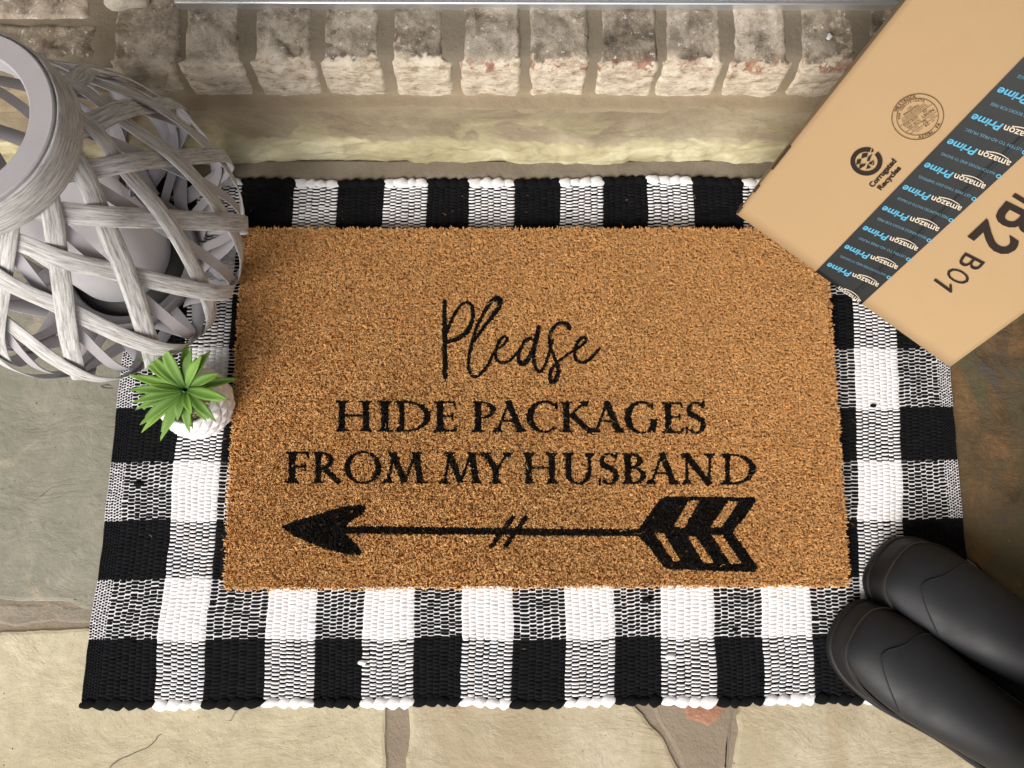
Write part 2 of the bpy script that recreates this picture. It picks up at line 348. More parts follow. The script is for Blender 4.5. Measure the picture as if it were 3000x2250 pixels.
# mortar body: recessed joints and the sloping sandy fillet at the foot
mj = M('step_mortar', .95, .15)
mj.color(mj.mix(mj.attr('Col'), mj.mix(mj.noise(20, 8, .7), (.155,.13,.095), (.26,.225,.17)), mj.mix(mj.noise(16, 8, .65, stretch=(.6,1,1)), (.25,.20,.13), (.37,.305,.21))))
mj.bump(mj.noise(200, 6, .75), .0014, .9); mj.bump(mj.noise(30, 6, .6), .003, .8)
q = np.array([(.520,.1155),(.48,.1155),(.45,.115),(.43,.1145),(.42,.113),(.4145,.109),(.411,.103),(.4088,.094),(.4075,.084),(.4065,.072),(.4055,.062),(.404,.0535),(.4015,.0495),(.398,.0478),(.392,.0466),(.386,.0452),(.380,.0432),(.378,.030)])
nv = len(q); XX = np.repeat(xs[:,None], nv, 1)
wv_ = fbm(xs*8, xs*0+2, 3)[:,None]
YY = np.repeat(q[None,:,0], nx, 0)-.0016*np.clip((q[None,:,1]-.05)/.01,0,1)+wv_*.006*np.clip((.40-q[None,:,0])/.02, 0, 1)+fbm(XX*60, np.repeat(q[None,:,1]*60, nx, 0), 3)*.0016
ZZ = np.repeat(q[None,:,1], nx, 0)+.0012*(q[None,:,1] > .10)+fbm(XX*50, YY*50, 3, 5)*.0018
sf = np.repeat((np.clip((.100-q[:,1])/.05, 0, 1)**.8)[None,:], nx, 0)
new_mesh('mortar', np.stack([XX.ravel(), YY.ravel(), ZZ.ravel()], 1), grid_faces(nx, nv), mj.m, step, True, np.repeat(sf.ravel()[:,None], 3, 1))
mbs = MB()
P = np.array([at(x,y,.126)[:2] for x,y in ((300,-30),(302,8),(318,19),(345,21),(368,17),(400,15),(425,13),(436,4),(430,-30))])
n = len(P); c0 = P.mean(0)
V = np.vstack([np.c_[P, np.full(n,.114)], np.c_[P, np.full(n,.124)], np.c_[c0+(P-c0)*.93, np.full(n,.127)], [[*c0,.1275]]])
i = np.arange(n); j = (i+1)%n
mbs.add(V, np.vstack([np.stack([i,j,n+j,n+i],1), np.stack([n+i,n+j,2*n+j,2*n+i],1)]), np.stack([2*n+i,2*n+j,np.full(n,3*n)],1))
mbs.build('mortar_dab', stone('pale_mortar', (.45,.41,.33), (.52,.48,.40), (.60,.56,.48), scale=20), step, True)

# ================================================================== DOOR, THRESHOLD, HOUSE WALL
AL = M('aluminium', .34, .5, .85); AL.color(AL.mix(AL.noise(8, 4, .6, stretch=(.3,6,6)), (.62,.64,.66), (.82,.84,.86))); AL = AL.m
yt = at(1400, 17, .125)[1]
th = empty('door_threshold', (0, yt+.03, .12)); tag(th, 'ribbed silver aluminium door threshold across the top of the brick step', 'threshold')
pts = [(0,.112),(0,.1285),(.0012,.130),(.0032,.130),(.0042,.1275),(.0062,.1275),(.0072,.1305),(.0098,.1305),(.0108,.128),(.0128,.128),(.016,.134),(.050,.138),(.09,.138),(.09,.112)]
x0t, x1t = at2(512, 10, .128), .80; k = len(pts)
V = np.array([(x, yt+a_, b_) for x in (x0t, x1t) for a_, b_ in pts])
Q = [(i, (i+1)%k, k+(i+1)%k, k+i) for i in range(k)]
o = new_mesh('sill_plate', V, [np.array(Q)[:, ::-1]], AL, th); 
dm = M('door_paint', .45, .4); dm.color(dm.mix(dm.noise(3), (.11,.115,.12), (.13,.135,.14)))
door = empty('front_door', (.02, yt+.10, .14)); tag(door, 'dark grey front door shut above the metal threshold', 'door')
mb = MB(); mb.add(*box_vf(-.43, .47, yt+.092, yt+.135, .14, 2.17)); bevel(mb.build('door_panel', dm.m, door), .003)
mb = MB(); mb.add(*box_vf(-.42, .46, yt+.0755, yt+.0915, .145, .185)); bevel(mb.build('door_sweep', plain('sweep_grey', (.3,.31,.32), .5), door), .003)
wb = M('wall_brick', .9, .2); bt = wb.n('ShaderNodeTexBrick'); wb.t.links.new(wb.co, bt.inputs['Vector'])
mp = wb.n('ShaderNodeMapping'); mp.inputs['Rotation'].default_value = (math.radians(90),0,0); wb.t.links.new(wb.co, mp.inputs[0]); wb.t.links.new(mp.outputs[0], bt.inputs['Vector'])
for kx, vv in (('Scale',1.0),('Brick Width',.215),('Row Height',.072),('Mortar Size',.006)): bt.inputs[kx].default_value = vv
bt.inputs['Color1'].default_value = (.36,.31,.25,1); bt.inputs['Color2'].default_value = (.24,.19,.15,1); bt.inputs['Mortar'].default_value = (.2,.17,.13,1)
wb.color(wb.mix(wb.ramp(wb.noise(20, 8, .7), (.4, .0), (.65, .7)), bt.outputs['Color'], (.52,.47,.40))); wb.bump(bt.outputs['Fac'], .006, -1.0)
for nm, x0, x1, y0, y1, lb in (('house_wall',-3.0,-.435,yt+.07,yt+.30,'weathered brick house wall left of the door'),('house_wall',.515,3.0,yt+.0,yt+.30,'weathered brick house wall right of the door behind the cardboard box')):
    mb = MB(); mb.add(*box_vf(x0, x1, y0, y1, -.02, 2.9)); o = mb.build(nm, wb.m); tag(o, lb, 'wall', kind='structure')
mb = MB(); mb.add(*box_vf(-.435, .515, yt+.14, yt+.3, 2.18, 2.9)); o = mb.build('house_wall', wb.m); tag(o, 'brick house wall above the front door', 'wall', kind='structure')

mb = MB(); mb.add(*box_vf(-3.0, 3.0, -1.3, yt+.0, 2.45, 2.6)); tag(mb.build('sky_blocker_ceiling', plain('sky_blocker_paint', (.45,.42,.37), .8)), 'unseen porch ceiling added to block sky light from above', 'ceiling', kind='structure')  # out-of-view ceiling, added to cut the overhead sky light
mb = MB(); mb.add(*box_vf(1.45, 1.70, -1.3, yt, -.02, 2.45)); tag(mb.build('light_blocker_wall', wb.m), 'unseen brick side wall added to block light from the right', 'wall', kind='structure')  # out-of-view side wall, added to darken the right-hand side

# ================================================================== PLAID RUG
RZ = .0015
ybd = [-.3610,-.2894,-.2175,-.1468,-.0739,-.0051,.0728,.144,.216,.2965]
xb = [-.5496,-.4627,-.4051,-.3319,-.2718,-.214,-.152,-.094,-.0323,.0323,.0934,.1504,.2161,.2733,.3346,.3948,.4525,.5345]
xt = [-.5200,-.4480,-.3899,-.3208,-.2633,-.2013,-.1423,-.0869,-.0278,.0332,.0925,.1536,.2148,.2812,.3430,.4230,.4780,.5385]
cols = []      # (white?, fine?, left fraction list) -> per yarn column: bottom x0,x1 / top x0,x1
for i in range(17):
    wht = i % 2 == 1; w0, w1, t0, t1 = xb[i], xb[i+1], xt[i], xt[i+1]
    if i == 0:   parts = [(0, .24, 6, True), (.24, 1, 8, False)]
    elif i == 16: parts = [(0, .76, 7, False), (.76, 1, 6, True)]
    else: parts = [(0, 1, 7, False)]
    for f0, f1, n, fine in parts:
        e = np.linspace(f0, f1, n+1); e[1:-1] += rng.uniform(-.1,.1,n-1)*(f1-f0)/n*1.3
        for k in range(n): cols.append((wht, fine, w0+(w1-w0)*e[k], w0+(w1-w0)*e[k+1], t0+(t1-t0)*e[k], t0+(t1-t0)*e[k+1]))
Y0, Y1 = ybd[0], ybd[-1]
def rug_warp(x, y):
    dx = fbm(y*11, x*7, 4, 1)*.0048; dy = fbm(x*9, y*6, 4, 2)*.0048; dz = (fbm(x*5, y*5, 3, 3)+.4).clip(0)*.0022
    return x+dx, y+dy, dz
def row_white(y):   # row colour by stripe; bottom stripe is black
    k = np.searchsorted(ybd, y)-1
    return (k % 2 == 1)
WHT, BLK, NAVY = np.array([.80,.80,.815]), np.array([.0065,.0065,.0075]), np.array([.010,.011,.020])
bv, bq, bc = [], [], []; nb = 0
gx, gy = 5, 5; fq = grid_faces(gx, gy)
uu, vv2 = np.meshgrid(np.linspace(-1,1,gx), np.linspace(-1,1,gy), indexing='ij')
hh = np.sqrt(np.clip(1-np.abs(uu)**3.2, 0, 1))**.8*np.sqrt(np.clip(1-np.abs(vv2)**2.2, 0, 1))
for ci, (wht, fine, b0, b1, t0, t1) in enumerate(cols):
    pit = .0036 if fine else .00468; n = int((Y1-Y0)/pit)
    yc = Y0+(np.arange(n)+.5+(.5 if ci % 2 else 0)*1.0)*pit+rng.normal(0, pit*.05, n)+fbm(np.arange(n)*.11+ci*7.7, np.zeros(n), 2)*pit*.35
    yc = yc[(yc > Y0) & (yc < Y1)]; n = len(yc)
    f = (yc-Y0)/(Y1-Y0); xl = b0+(t0-b0)*f; xr_ = b1+(t1-b1)*f
    rw = row_white(yc+0*yc)
    same = rw == wht
    fill = np.where(same, .49, np.where(wht, .275, .365))
    if fine: fill = np.where(same, .47, .33)
    ly = pit*fill*(1+rng.normal(0,.07,n)); cx = (xl+xr_)/2+rng.normal(0,.00012,n); hx = (xr_-xl)/2*(1.0 if not fine else .86)*(1+rng.normal(0,.05,n))
    ht = (.0014 if not fine else .0010)*(1+rng.normal(0,.14,n))
    px_ = cx[:,None,None]+hx[:,None,None]*uu*(1-.05*vv2**2); py_ = yc[:,None,None]+ly[:,None,None]*(vv2-.18*(1-uu**2)*(-1)**0)
    pz_ = RZ+.0022+ht[:,None,None]*hh
    base = WHT if wht else BLK
    jc = 1+rng.normal(0, .035 if wht else .15, n)
    px_, py_, dz = rug_warp(px_, py_); pz_ = pz_+dz
    bv.append(np.stack([px_, py_, pz_], -1).reshape(-1,3))
    bq.append((fq[None]+(np.arange(n)*gx*gy)[:,None,None]).reshape(-1,4)+nb); nb += n*gx*gy
    bc.append(np.repeat(base[None]*jc[:,None], gx*gy, 0))
ym = M('cotton', .95, .12); ym.color(ym.attr('Col')); ym.bump(ym.noise(900, 3, .6), .0005, .8)
COTTON = ym.m
rug = empty('plaid_rug', (0, -.03, 0)); tag(rug, 'black and white buffalo check woven cotton rug laid under the doormat', 'rug')
new_mesh('thick_yarn', np.concatenate(bv), np.concatenate(bq), COTTON, rug, True, np.concatenate(bc))
# thin cross threads between the thick yarns: one sheet whose colour follows the cross stripes
ys_ = np.concatenate([np.linspace(ybd[i], ybd[i+1], 17)[(0 if i == 0 else 1):] for i in range(9)])
ny = len(ys_); fr_x = np.linspace(0, 1, 160); f = (ys_-Y0)/(Y1-Y0)
XL = xb[0]+(xt[0]-xb[0])*f; XR = xb[-1]+(xt[-1]-xb[-1])*f
XX = XL[None,:]+(XR-XL)[None,:]*fr_x[:,None]; YY = np.repeat(ys_[None,:], 160, 0)
shx, shy, dz = rug_warp(XX, YY)
Vt = np.stack([shx.ravel(), shy.ravel(), (RZ+.0022+dz).ravel()], 1); Vb = Vt.copy(); Vb[:,2] = .0004
Fg = grid_faces(160, ny)
# colour per face -> split vertices by row stripe using face corner duplication
cw = row_white((ys_[:-1]+ys_[1:])/2)
fcw = np.tile(cw, 159)
rs = M('thin_thread_white', .95, .1).color((.80,.80,.83)); rk = M('thin_thread_black', .95, .1).color((.0085,.009,.013))
nvt = len(Vt)
bi = [i*ny for i in range(160)]; ti = [i*ny+ny-1 for i in range(160)]; li = list(range(ny)); ri = [159*ny+j for j in range(ny)]
def rim(L, fl=False):
    Q = np.array([(L[k], L[k+1], L[k+1]+nvt, L[k]+nvt) for k in range(len(L)-1)]); return Q[:, ::-1] if fl else Q
FF = np.vstack([Fg, Fg[:, ::-1]+nvt, rim(bi), rim(ti, True), rim(li, True), rim(ri)])
fm = np.concatenate([np.where(fcw, 0, 1), np.ones(len(FF)-len(Fg), int)])
new_mesh('thin_thread', np.vstack([Vt, Vb]), [FF], [rs.m, rk.m], rug, False, fm=fm)
# the turned ends of the thick yarns: a row of soft loops at each end
def loops(yedge, sgn, xl, nm):
    mb = MB(); U, Vv = np.meshgrid(np.linspace(0, 2*np.pi, 15)[:-1], np.linspace(0, np.pi, 9), indexing='ij')
    for i in range(17):
        wht = i % 2 == 1; n = 4 if 0 < i < 16 else 5
        e = np.linspace(xl[i], xl[i+1], n+1); e[1:-1] += rng.uniform(-.0025,.0025,n-1)
        for k in range(n):
            cx, hx = (e[k]+e[k+1])/2, (e[k+1]-e[k])/2*1.42
            hy = rng.uniform(.0052,.0078); hz = rng.uniform(.0028,.0040); ang = rng.uniform(.1,.5)*sgn*-1+rng.normal(0,.12)
            a_ = np.cos(Vv); b_ = np.sin(Vv)*np.cos(U); c_ = np.sin(Vv)*np.sin(U)
            bl = 1+.10*np.sin(a_*4+k); tw = .12*np.sin(U*3+a_*5)
            lx, ly, lz = hx*a_, hy*b_*bl*(1+tw), hz*c_*bl*(1+tw)
            X_ = cx+lx*np.cos(ang)-ly*np.sin(ang); Y_ = yedge+sgn*.0035+lx*np.sin(ang)*.6+ly*np.cos(ang)
            X_, Y_, dz = rug_warp(X_, Y_)
            n_ = 14; Q = grid_faces(n_, 9, True)
            mb.add(np.stack([X_.ravel(), Y_.ravel(), (hz+.0008+lz+dz*.3).ravel()], 1), Q, c=(WHT if wht else BLK*.9)*rng.uniform(.94,1.05))
    return mb.build(nm, COTTON, rug, True)
loops(Y0, -1, xb, 'edge_fringe'); loops(Y1, 1, xt, 'edge_fringe')
# knots and pulled bits of yarn
mb = MB()
for x_, y_, r_, cc in [(at(885,1640,.008)[0],0,0,0)]*0+[(*at(405,1418,.008)[:2], .0045, BLK), (*at(1897,1757,.008)[:2], .0045, BLK), (*at(2560,1188,.008)[:2], .0032, BLK), (*at(1060,1942,.008)[:2], .004, WHT), (*at(2155,1845,.008)[:2], .003, BLK), (*at(1965,1925,.008)[:2], .0048, WHT)]:
    U, Vv = np.meshgrid(np.linspace(0, 2*np.pi, 11)[:-1], np.linspace(0, np.pi, 7), indexing='ij')
    mb.add(np.stack([(x_+r_*1.4*np.sin(Vv)*np.cos(U)).ravel(), (y_+r_*.8*np.sin(Vv)*np.sin(U)).ravel(), (.0062+r_*.55*np.cos(Vv)).ravel()], 1), grid_faces(10, 7, True), c=cc)
mb.build('yarn_knot', COTTON, rug, True)

# ================================================================== COIR DOORMAT
MW, MD, MZ = .762/2, .4572/2, .0165
TOPZ = .0200
def S2(L, ox, oy, sc): # zoomed-survey coordinates to the mat plane
    return np.array([at(ox+a/sc, oy+b/sc, TOPZ)[:2] for a, b in L])
def inpoly(P, poly):
    x, y = P[:,0], P[:,1]; r = np.zeros(len(P), bool); n = len(poly)
    for i in range(n):
        x0, y0 = poly[i-1]; x1, y1 = poly[i]
        if y0 == y1: continue
        c_ = ((y0 > y) != (y1 > y)) & (x < (x1-x0)*(y-y0)/(y1-y0)+x0); r ^= c_
    return r
def stroke(P0, P1, w0, w1=None):
    w1 = w0 if w1 is None else w1; a_, b_ = np.array(P0, float), np.array(P1, float); d = (b_-a_)/np.linalg.norm(b_-a_); n = np.array([-d[1], d[0]])
    return [[a_+n*w0/2, b_+n*w1/2, b_-n*w1/2, a_-n*w0/2]]
def arc(cx, cy, rx, ry, a0, a1, wx, wy, shift=0):  # ring with separate side and top weights
    t = np.radians(np.linspace(a0, a1, 26))
    out = [(cx+rx*math.cos(q), cy+ry*math.sin(q)) for q in t]; inn = [(cx+shift+(rx-wx)*math.cos(q), cy+(ry-wy)*math.sin(q)) for q in t[::-1]]
    return [out+inn]
TN, TK, SF = .035, .155, .045
def ser(x, y, w=.34, up=False): # bracketed serif
    d = -1 if up else 1
    return [[(x-w/2,y),(x+w/2,y),(x+w/2,y+d*SF*.7),(x+.10,y+d*SF*1.3),(x+.085,y+d*.13),(x-.085,y+d*.13),(x-.10,y+d*SF*1.3),(x-w/2,y+d*SF*.7)]]
def G(ch):
    K = TK
    if ch == 'H': return (stroke((.2,0),(.2,1),K)+stroke((.88,0),(.88,1),K)+stroke((.2,.52),(.88,.52),.05)+ser(.2,0)+ser(.88,0)+ser(.2,1,up=True)+ser(.88,1,up=True), 1.08)
    if ch == 'I': return (stroke((.2,0),(.2,1),K)+ser(.2,0)+ser(.2,1,up=True), .4)
    if ch == 'D': return (stroke((.2,0),(.2,1),.12)+arc(.33,.5,.68,.5,-90,90,.17,.05)+stroke((.2,.025),(.36,.025),.05)+stroke((.2,.975),(.36,.975),.05)+ser(.16,0,.3)+ser(.16,1,.3,True), 1.02)
    if ch == 'E': return (stroke((.2,0),(.2,1),K)+stroke((.2,.025),(.6,.025),.05)+stroke((.2,.52),(.54,.52),.05)+stroke((.2,.975),(.58,.975),.05)+[[(.53,.94),(.60,.94),(.615,.80)],[(.54,.06),(.66,.20),(.61,0)],[(.51,.62),(.545,.62),(.545,.42),(.51,.42)]]+ser(.2,0)+ser(.2,1,up=True), .66)
    if ch == 'P': return (stroke((.2,0),(.2,1),K)+arc(.28,.72,.40,.28,-90,90,.14,.05)+stroke((.2,.975),(.3,.975),.05)+ser(.2,0)+ser(.2,1,up=True), .68)
    if ch == 'A': return (stroke((.48,1.02),(.86,0),.165)+stroke((.50,.98),(.17,0),.055)+stroke((.28,.36),(.72,.36),.045)+ser(.17,0,.3)+ser(.87,0,.3), 1.0)
    if ch == 'C': return (arc(.55,.5,.52,.53,48,318,.17,.05,.02)+stroke((.90,.98),(.885,.76),.03,.075), .95)
    if ch == 'K': return (stroke((.2,0),(.2,1),K)+stroke((.26,.5),(.72,.99),.05)+stroke((.36,.58),(.90,.0),.16)+ser(.2,0)+ser(.2,1,up=True)+ser(.72,1,.26,True)+ser(.90,0,.22), 1.0)
    if ch == 'G': return (arc(.55,.5,.52,.53,48,345,.17,.05,.02)+stroke((.90,.98),(.885,.76),.03,.075)+stroke((.92,.06),(.92,.42),.14)+[[(.78,.40),(1.04,.40),(1.04,.44),(.78,.44)]], 1.04)
    if ch == 'S': return (arc(.33,.74,.27,.28,35,270,.12,.05)+arc(.34,.255,.28,.28,-145,90,.13,.05)+stroke((.14,.66),(.56,.38),.15)+stroke((.56,1.04),(.55,.82),.03,.06)+stroke((.06,-.06),(.07,.20),.03,.06), .62)
    if ch == 'F': return (stroke((.2,0),(.2,1),K)+stroke((.2,.52),(.52,.52),.05)+stroke((.2,.975),(.6,.975),.05)+[[(.54,.94),(.61,.94),(.62,.78)],[(.50,.64),(.54,.64),(.54,.40),(.50,.40)]]+ser(.2,0)+ser(.2,1,up=True), .64)
    if ch == 'R': return (stroke((.2,0),(.2,1),K)+arc(.28,.73,.38,.27,-90,90,.14,.05)+stroke((.2,.975),(.3,.975),.05)+stroke((.36,.50),(.86,-.02),.155)+ser(.2,0)+ser(.2,1,up=True), .92)
    if ch == 'O': return (arc(.57,.5,.55,.53,0,360,.16,.045), 1.14)
    if ch == 'M': return (stroke((.32,1),(.16,0),.06)+stroke((.30,.98),(.62,.02),.16)+stroke((.64,.06),(.92,.98),.055)+stroke((.93,1),(1.06,0),.16)+ser(.30,1,.28,True)+ser(.95,1,.26,True)+ser(.16,0,.3)+ser(1.07,0,.3), 1.22)
    if ch == 'Y': return (stroke((.16,.98),(.46,.46),.15)+stroke((.80,.98),(.50,.46),.055)+stroke((.47,0),(.47,.52),.15)+ser(.47,0)+ser(.16,1,.3,True)+ser(.80,1,.28,True), .96)
    if ch == 'U': return (stroke((.2,.3),(.2,1),K)+stroke((.83,.3),(.83,1),.07)+arc(.495,.36,.372,.39,180,360,.15,.06)+ser(.2,1,up=True)+ser(.83,1,.28,True), 1.0)
    if ch == 'B': return (stroke((.2,0),(.2,1),K)+arc(.27,.76,.32,.24,-90,90,.13,.045)+arc(.29,.275,.40,.275,-90,90,.15,.045)+stroke((.2,.975),(.3,.975),.05)+stroke((.2,.025),(.3,.025),.05)+ser(.2,0)+ser(.2,1,up=True), .72)
    if ch == 'N': return (stroke((.2,0),(.2,1),.06)+stroke((.16,1),(.88,-.02),.17)+stroke((.88,0),(.88,1),.06)+ser(.14,1,.28,True)+ser(.2,0,.3)+ser(.88,1,.3,True), 1.06)
letters = []
def place_letter(ch, x0, x1, yt_, yb_):
    polys, adv = G(ch); xs_ = np.concatenate([np.array(p_)[:,0] for p_ in polys]); lo, hi = xs_.min(), xs_.max()
    out = []
    for p_ in polys:
        out.append(np.array([at(x0+(x1-x0)*(a_-lo)/(hi-lo), yb_+(yt_-yb_)*b_, TOPZ)[:2] for a_, b_ in p_]))
    letters.append(out)
for ch, a0, a1 in zip('HIDEPACKAGES', (985,1106,1158,1271,1383,1443,1543,1642,1730,1830,1940,2010), (1090,1149,1261,1340,1452,1541,1634,1742,1830,1926,2004,2066)):
    place_letter(ch, a0, a1, 1175+(a0-985)*.004, 1263+(a0-985)*.005)
for ch, a0, a1 in zip('FROMMYHUSBAND', (836,917,1011,1121,1286,1406,1532,1648,1755,1821,1893,1992,2112), (906,1001,1117,1249,1412,1501,1634,1741,1812,1893,1990,2094,2213)):
    place_letter(ch, a0, a1, 1324+(a0-836)*.005, 1414+(a0-836)*.0035)
arrow = []; z1 = (800, 1300, 2.765); z2 = (1500, 1300, 2.765)
arrow.append([S2([(72,672),(150,638),(300,592),(450,545),(600,508),(690,497),(742,505),(752,525),(720,570),(660,610),(600,655),(585,690),(590,735),(640,785),(690,830),(722,880),(700,900),(600,893),(450,855),(300,800),(150,735)], *z1)])
arrow.append([S2([(560,668),(1860,686),(2212,690),(2212,742),(1860,735),(560,725)], *z1)]); arrow.append([S2([(250,691),(1060,694),(1060,745),(250,741)], *z2)])
for (a_, b_) in (((1948,592),(1765,832)), ((2055,592),(1880,832))):
    a_, b_ = np.array(a_, float), np.array(b_, float); d = (b_-a_)/np.linalg.norm(b_-a_); n_ = np.array([-d[1], d[0]])*17
    arrow.append([S2([a_+n_, a_-d*10, a_-n_, b_-n_, b_+d*10, b_+n_], *z1)])
fl_out = S2([(1025,692),(1110,575),(1200,450),(1255,430),(1600,432),(1960,437),(1975,465),(1880,600),(1782,718),(1890,860),(1988,1000),(1975,1030),(1900,1036),(1600,1026),(1260,1012),(1230,998),(1120,850),(1025,745)], *z2)
holes = [S2(h_, *z2) for h_ in ([(1430,457),(1525,457),(1395,683),(1300,676)], [(1750,462),(1842,466),(1695,683),(1604,677)], [(1143,716),(1232,722),(1372,955),(1310,957)], [(1418,750),(1492,750),(1642,966),(1553,973)], [(1608,735),(1702,735),(1867,970),(1768,973)])]
cur = [([(1112,182),(1113,400),(1116,675)], [17,24,22]),
 ([(1122,400),(1140,350),(1170,280),(1215,210),(1262,190),(1292,225),(1292,300),(1262,370),(1200,425),(1125,448)], [13,13,14,14,15,17,17,24,24,14]),
 ([(1308,440),(1360,360),(1415,290),(1460,225),(1470,175),(1448,165),(1405,195),(1350,290),(1310,380),(1285,470),(1268,560),(1275,640),(1303,672),(1345,655),(1395,590),(1440,505),(1490,468),(1518,430),(1500,412),(1468,440),(1445,500),(1450,560),(1490,582),(1540,562),(1590,505),(1640,440),(1672,420)], [13,15,18,24,26,26,20,15,14,14,14,15,16,15,14,13,13,14,15,15,14,14,15,14,13,14,16]),
 ([(1675,425),(1640,430),(1605,490),(1590,550),(1608,588),(1645,570),(1690,490),(1712,400),(1722,348)], [16,14,14,16,26,26,22,20,18]),
 ([(1720,350),(1705,430),(1688,520),(1700,610),(1730,640),(1765,590),(1795,500),(1815,430)], [18,24,18,14,15,14,13,10]),
 ([(1920,362),(1912,335),(1875,320),(1825,345),(1795,400),(1795,470),(1820,540),(1845,605),(1842,665),(1815,710),(1794,685),(1803,630),(1850,575),(1920,520),(1985,480),(2028,440),(2015,418),(1980,440),(1955,500),(1965,560),(2005,580),(2055,555),(2115,490)], [18,17,15,15,15,15,15,17,22,20,16,14,13,13,13,14,16,15,14,14,15,15,12])]
words = []
for L, wd in cur:
    p_ = spline(np.array(L, float), 6); ww = np.interp(np.linspace(0, len(L)-1, len(p_)), np.arange(len(L)), wd)
    words.append((S2(p_, 800, 800, 2.212), ww/2.212*.000405*1.25/2))
def near_curve(P, C_, R_):
    r = np.zeros(len(P), bool); lo = C_.min(0)-.01; hi = C_.max(0)+.01
    m = np.where(((P > lo) & (P < hi)).all(1))[0]; Q = P[m]; hit = np.zeros(len(Q), bool)
    for i in range(len(C_)-1):
        a_, b_ = C_[i], C_[i+1]; ab = b_-a_; t = np.clip(((Q-a_)@ab)/(ab@ab+1e-12), 0, 1)
        d = np.linalg.norm(Q-(a_+t[:,None]*ab), axis=1); hit |= d < R_[i]*(1-t)+R_[i+1]*t
    r[m] = hit; return r
def printed(P):
    L_ = np.zeros(len(P), bool)
    for lt in letters:
        A_ = np.concatenate(lt); lo, hi = A_.min(0), A_.max(0); m = np.where(((P > lo) & (P < hi)).all(1))[0]
        if not len(m): continue
        h = np.zeros(len(m), bool)
        for pl in lt: h |= inpoly(P[m], pl)
        L_[m] |= h
    for C_, R_ in words: L_ |= near_curve(P, C_, R_)
    A2 = np.zeros(len(P), bool)
    for g_ in arrow:
        for pl in g_: A2 |= inpoly(P, pl)
    f_ = inpoly(P, fl_out)
    for h_ in holes: f_ &= ~inpoly(P, h_)
    return L_, (A2 | f_)
# tufts
pt = .00305; gx_, gy_ = int(2*MW/pt), int(2*MD/pt)
TX, TY = np.meshgrid((np.arange(gx_)+.5)/gx_*2*MW-MW, (np.arange(gy_)+.5)/gy_*2*MD-MD, indexing='ij')
TX = TX.ravel()+rng.normal(0,.0006,TX.size); TY = TY.ravel()+rng.normal(0,.0006,TY.size)
NB = 11; nt_ = len(TX)
ta = rng.uniform(0, 2*np.pi, nt_)*.75+fbm(TX*25, TY*25, 3)*3; tl = rng.uniform(.2, 1.0, nt_)
BX = np.repeat(TX, NB)+rng.normal(0,.0010,nt_*NB); BY = np.repeat(TY, NB)+rng.normal(0,.0010,nt_*NB)
ba = np.repeat(ta, NB)+rng.normal(0,1.1,nt_*NB); bl_ = np.repeat(tl, NB)*rng.uniform(.3,1.2,nt_*NB)
# border fibres splay outwards
ex = np.clip((np.abs(BX)-MW+.005)/.005, 0, 1); ey = np.clip((np.abs(BY)-MD+.005)/.005, 0, 1)
dxo, dyo = np.sign(BX)*ex, np.sign(BY)*ey
lean = .0026*bl_; DX = np.cos(ba)*lean+dxo*rng.uniform(.0,.0026,len(BX)); DY = np.sin(ba)*lean+dyo*rng.uniform(.0,.0026,len(BX))
tone = np.repeat(1+rng.normal(0,.08,nt_), NB)*(1+rng.normal(0,.09,nt_*NB)); hz_ = np.repeat(rng.normal(0,.00035,nt_), NB)
lowf = 1+fbm(BX*7, BY*7, 3, 21)*.10
tipz = TOPZ+.001+hz_-.0012*bl_+rng.normal(0,.00025,len(BX)); wdt = rng.uniform(.00046,.00080,len(BX))
base_c = np.array([.72,.412,.162]); hue = rng.normal(0,.05,len(BX))
cc = base_c[None]*(tone*lowf).clip(.35,1.7)[:,None]; cc[:,1] *= 1+hue*.6; cc[:,2] *= 1+hue*2.2
PTIP = np.stack([BX+DX*.35, BY+DY*.35], 1)
pl_, pa_ = np.zeros(len(BX), bool), np.zeros(len(BX), bool)
for ox_, oy_ in ((.0006,0),(-.0006,0),(0,.0005),(0,-.0005)):
    q1, q2 = printed(PTIP+np.array([ox_, oy_])*np.array([1,1])); pl_ |= q1; pa_ |= q2
stray = rng.random(len(BX)) < .001
pl_ &= ~stray; pa_ &= ~stray
cc[pl_ | pa_] = np.array([.0095,.0085,.008])*(1+rng.normal(0,.4,(int((pl_|pa_).sum()),1))).clip(.3,2)
wdt[pl_ | pa_] *= 1.35; sa = rng.uniform(0, np.pi, len(BX)); SX, SY = np.cos(sa)*wdt, np.sin(sa)*wdt
def blades(mask, name, mat, par):
    i = np.where(mask)[0]; z0 = np.full(len(i), .0150); zm = tipz[i]+.0002+.0006*bl_[i]
    a1 = np.stack([BX[i]-SX[i], BY[i]-SY[i], z0], 1); a2 = np.stack([BX[i]+SX[i], BY[i]+SY[i], z0], 1)
    mx, my = BX[i]+DX[i]*.35, BY[i]+DY[i]*.35
    b1 = np.stack([mx-SX[i], my-SY[i], zm], 1); b2 = np.stack([mx+SX[i], my+SY[i], zm], 1)
    t1 = np.stack([BX[i]+DX[i]-SX[i]*.5, BY[i]+DY[i]-SY[i]*.5, tipz[i]], 1); t2 = np.stack([BX[i]+DX[i]+SX[i]*.5, BY[i]+DY[i]+SY[i]*.5, tipz[i]+.0002], 1)
    V = np.stack([a1,a2,b1,b2,t1,t2], 1).reshape(-1,3); k = np.arange(len(i))*6
    F = np.concatenate([np.stack([k,k+1,k+3,k+2],1), np.stack([k+2,k+3,k+5,k+4],1)])
    return new_mesh(name, V, [F], mat, par, False, np.repeat(cc[i], 6, 0))
cm = M('coir', .8, .12); cm.color(cm.attr('Col')); COIR = cm.m
doormat = empty('doormat', (0,0,.006)); tag(doormat, 'tan coir doormat printed in black with writing and an arrow', 'doormat')
blades(~(pl_ | pa_), 'coir_pile', COIR, doormat)
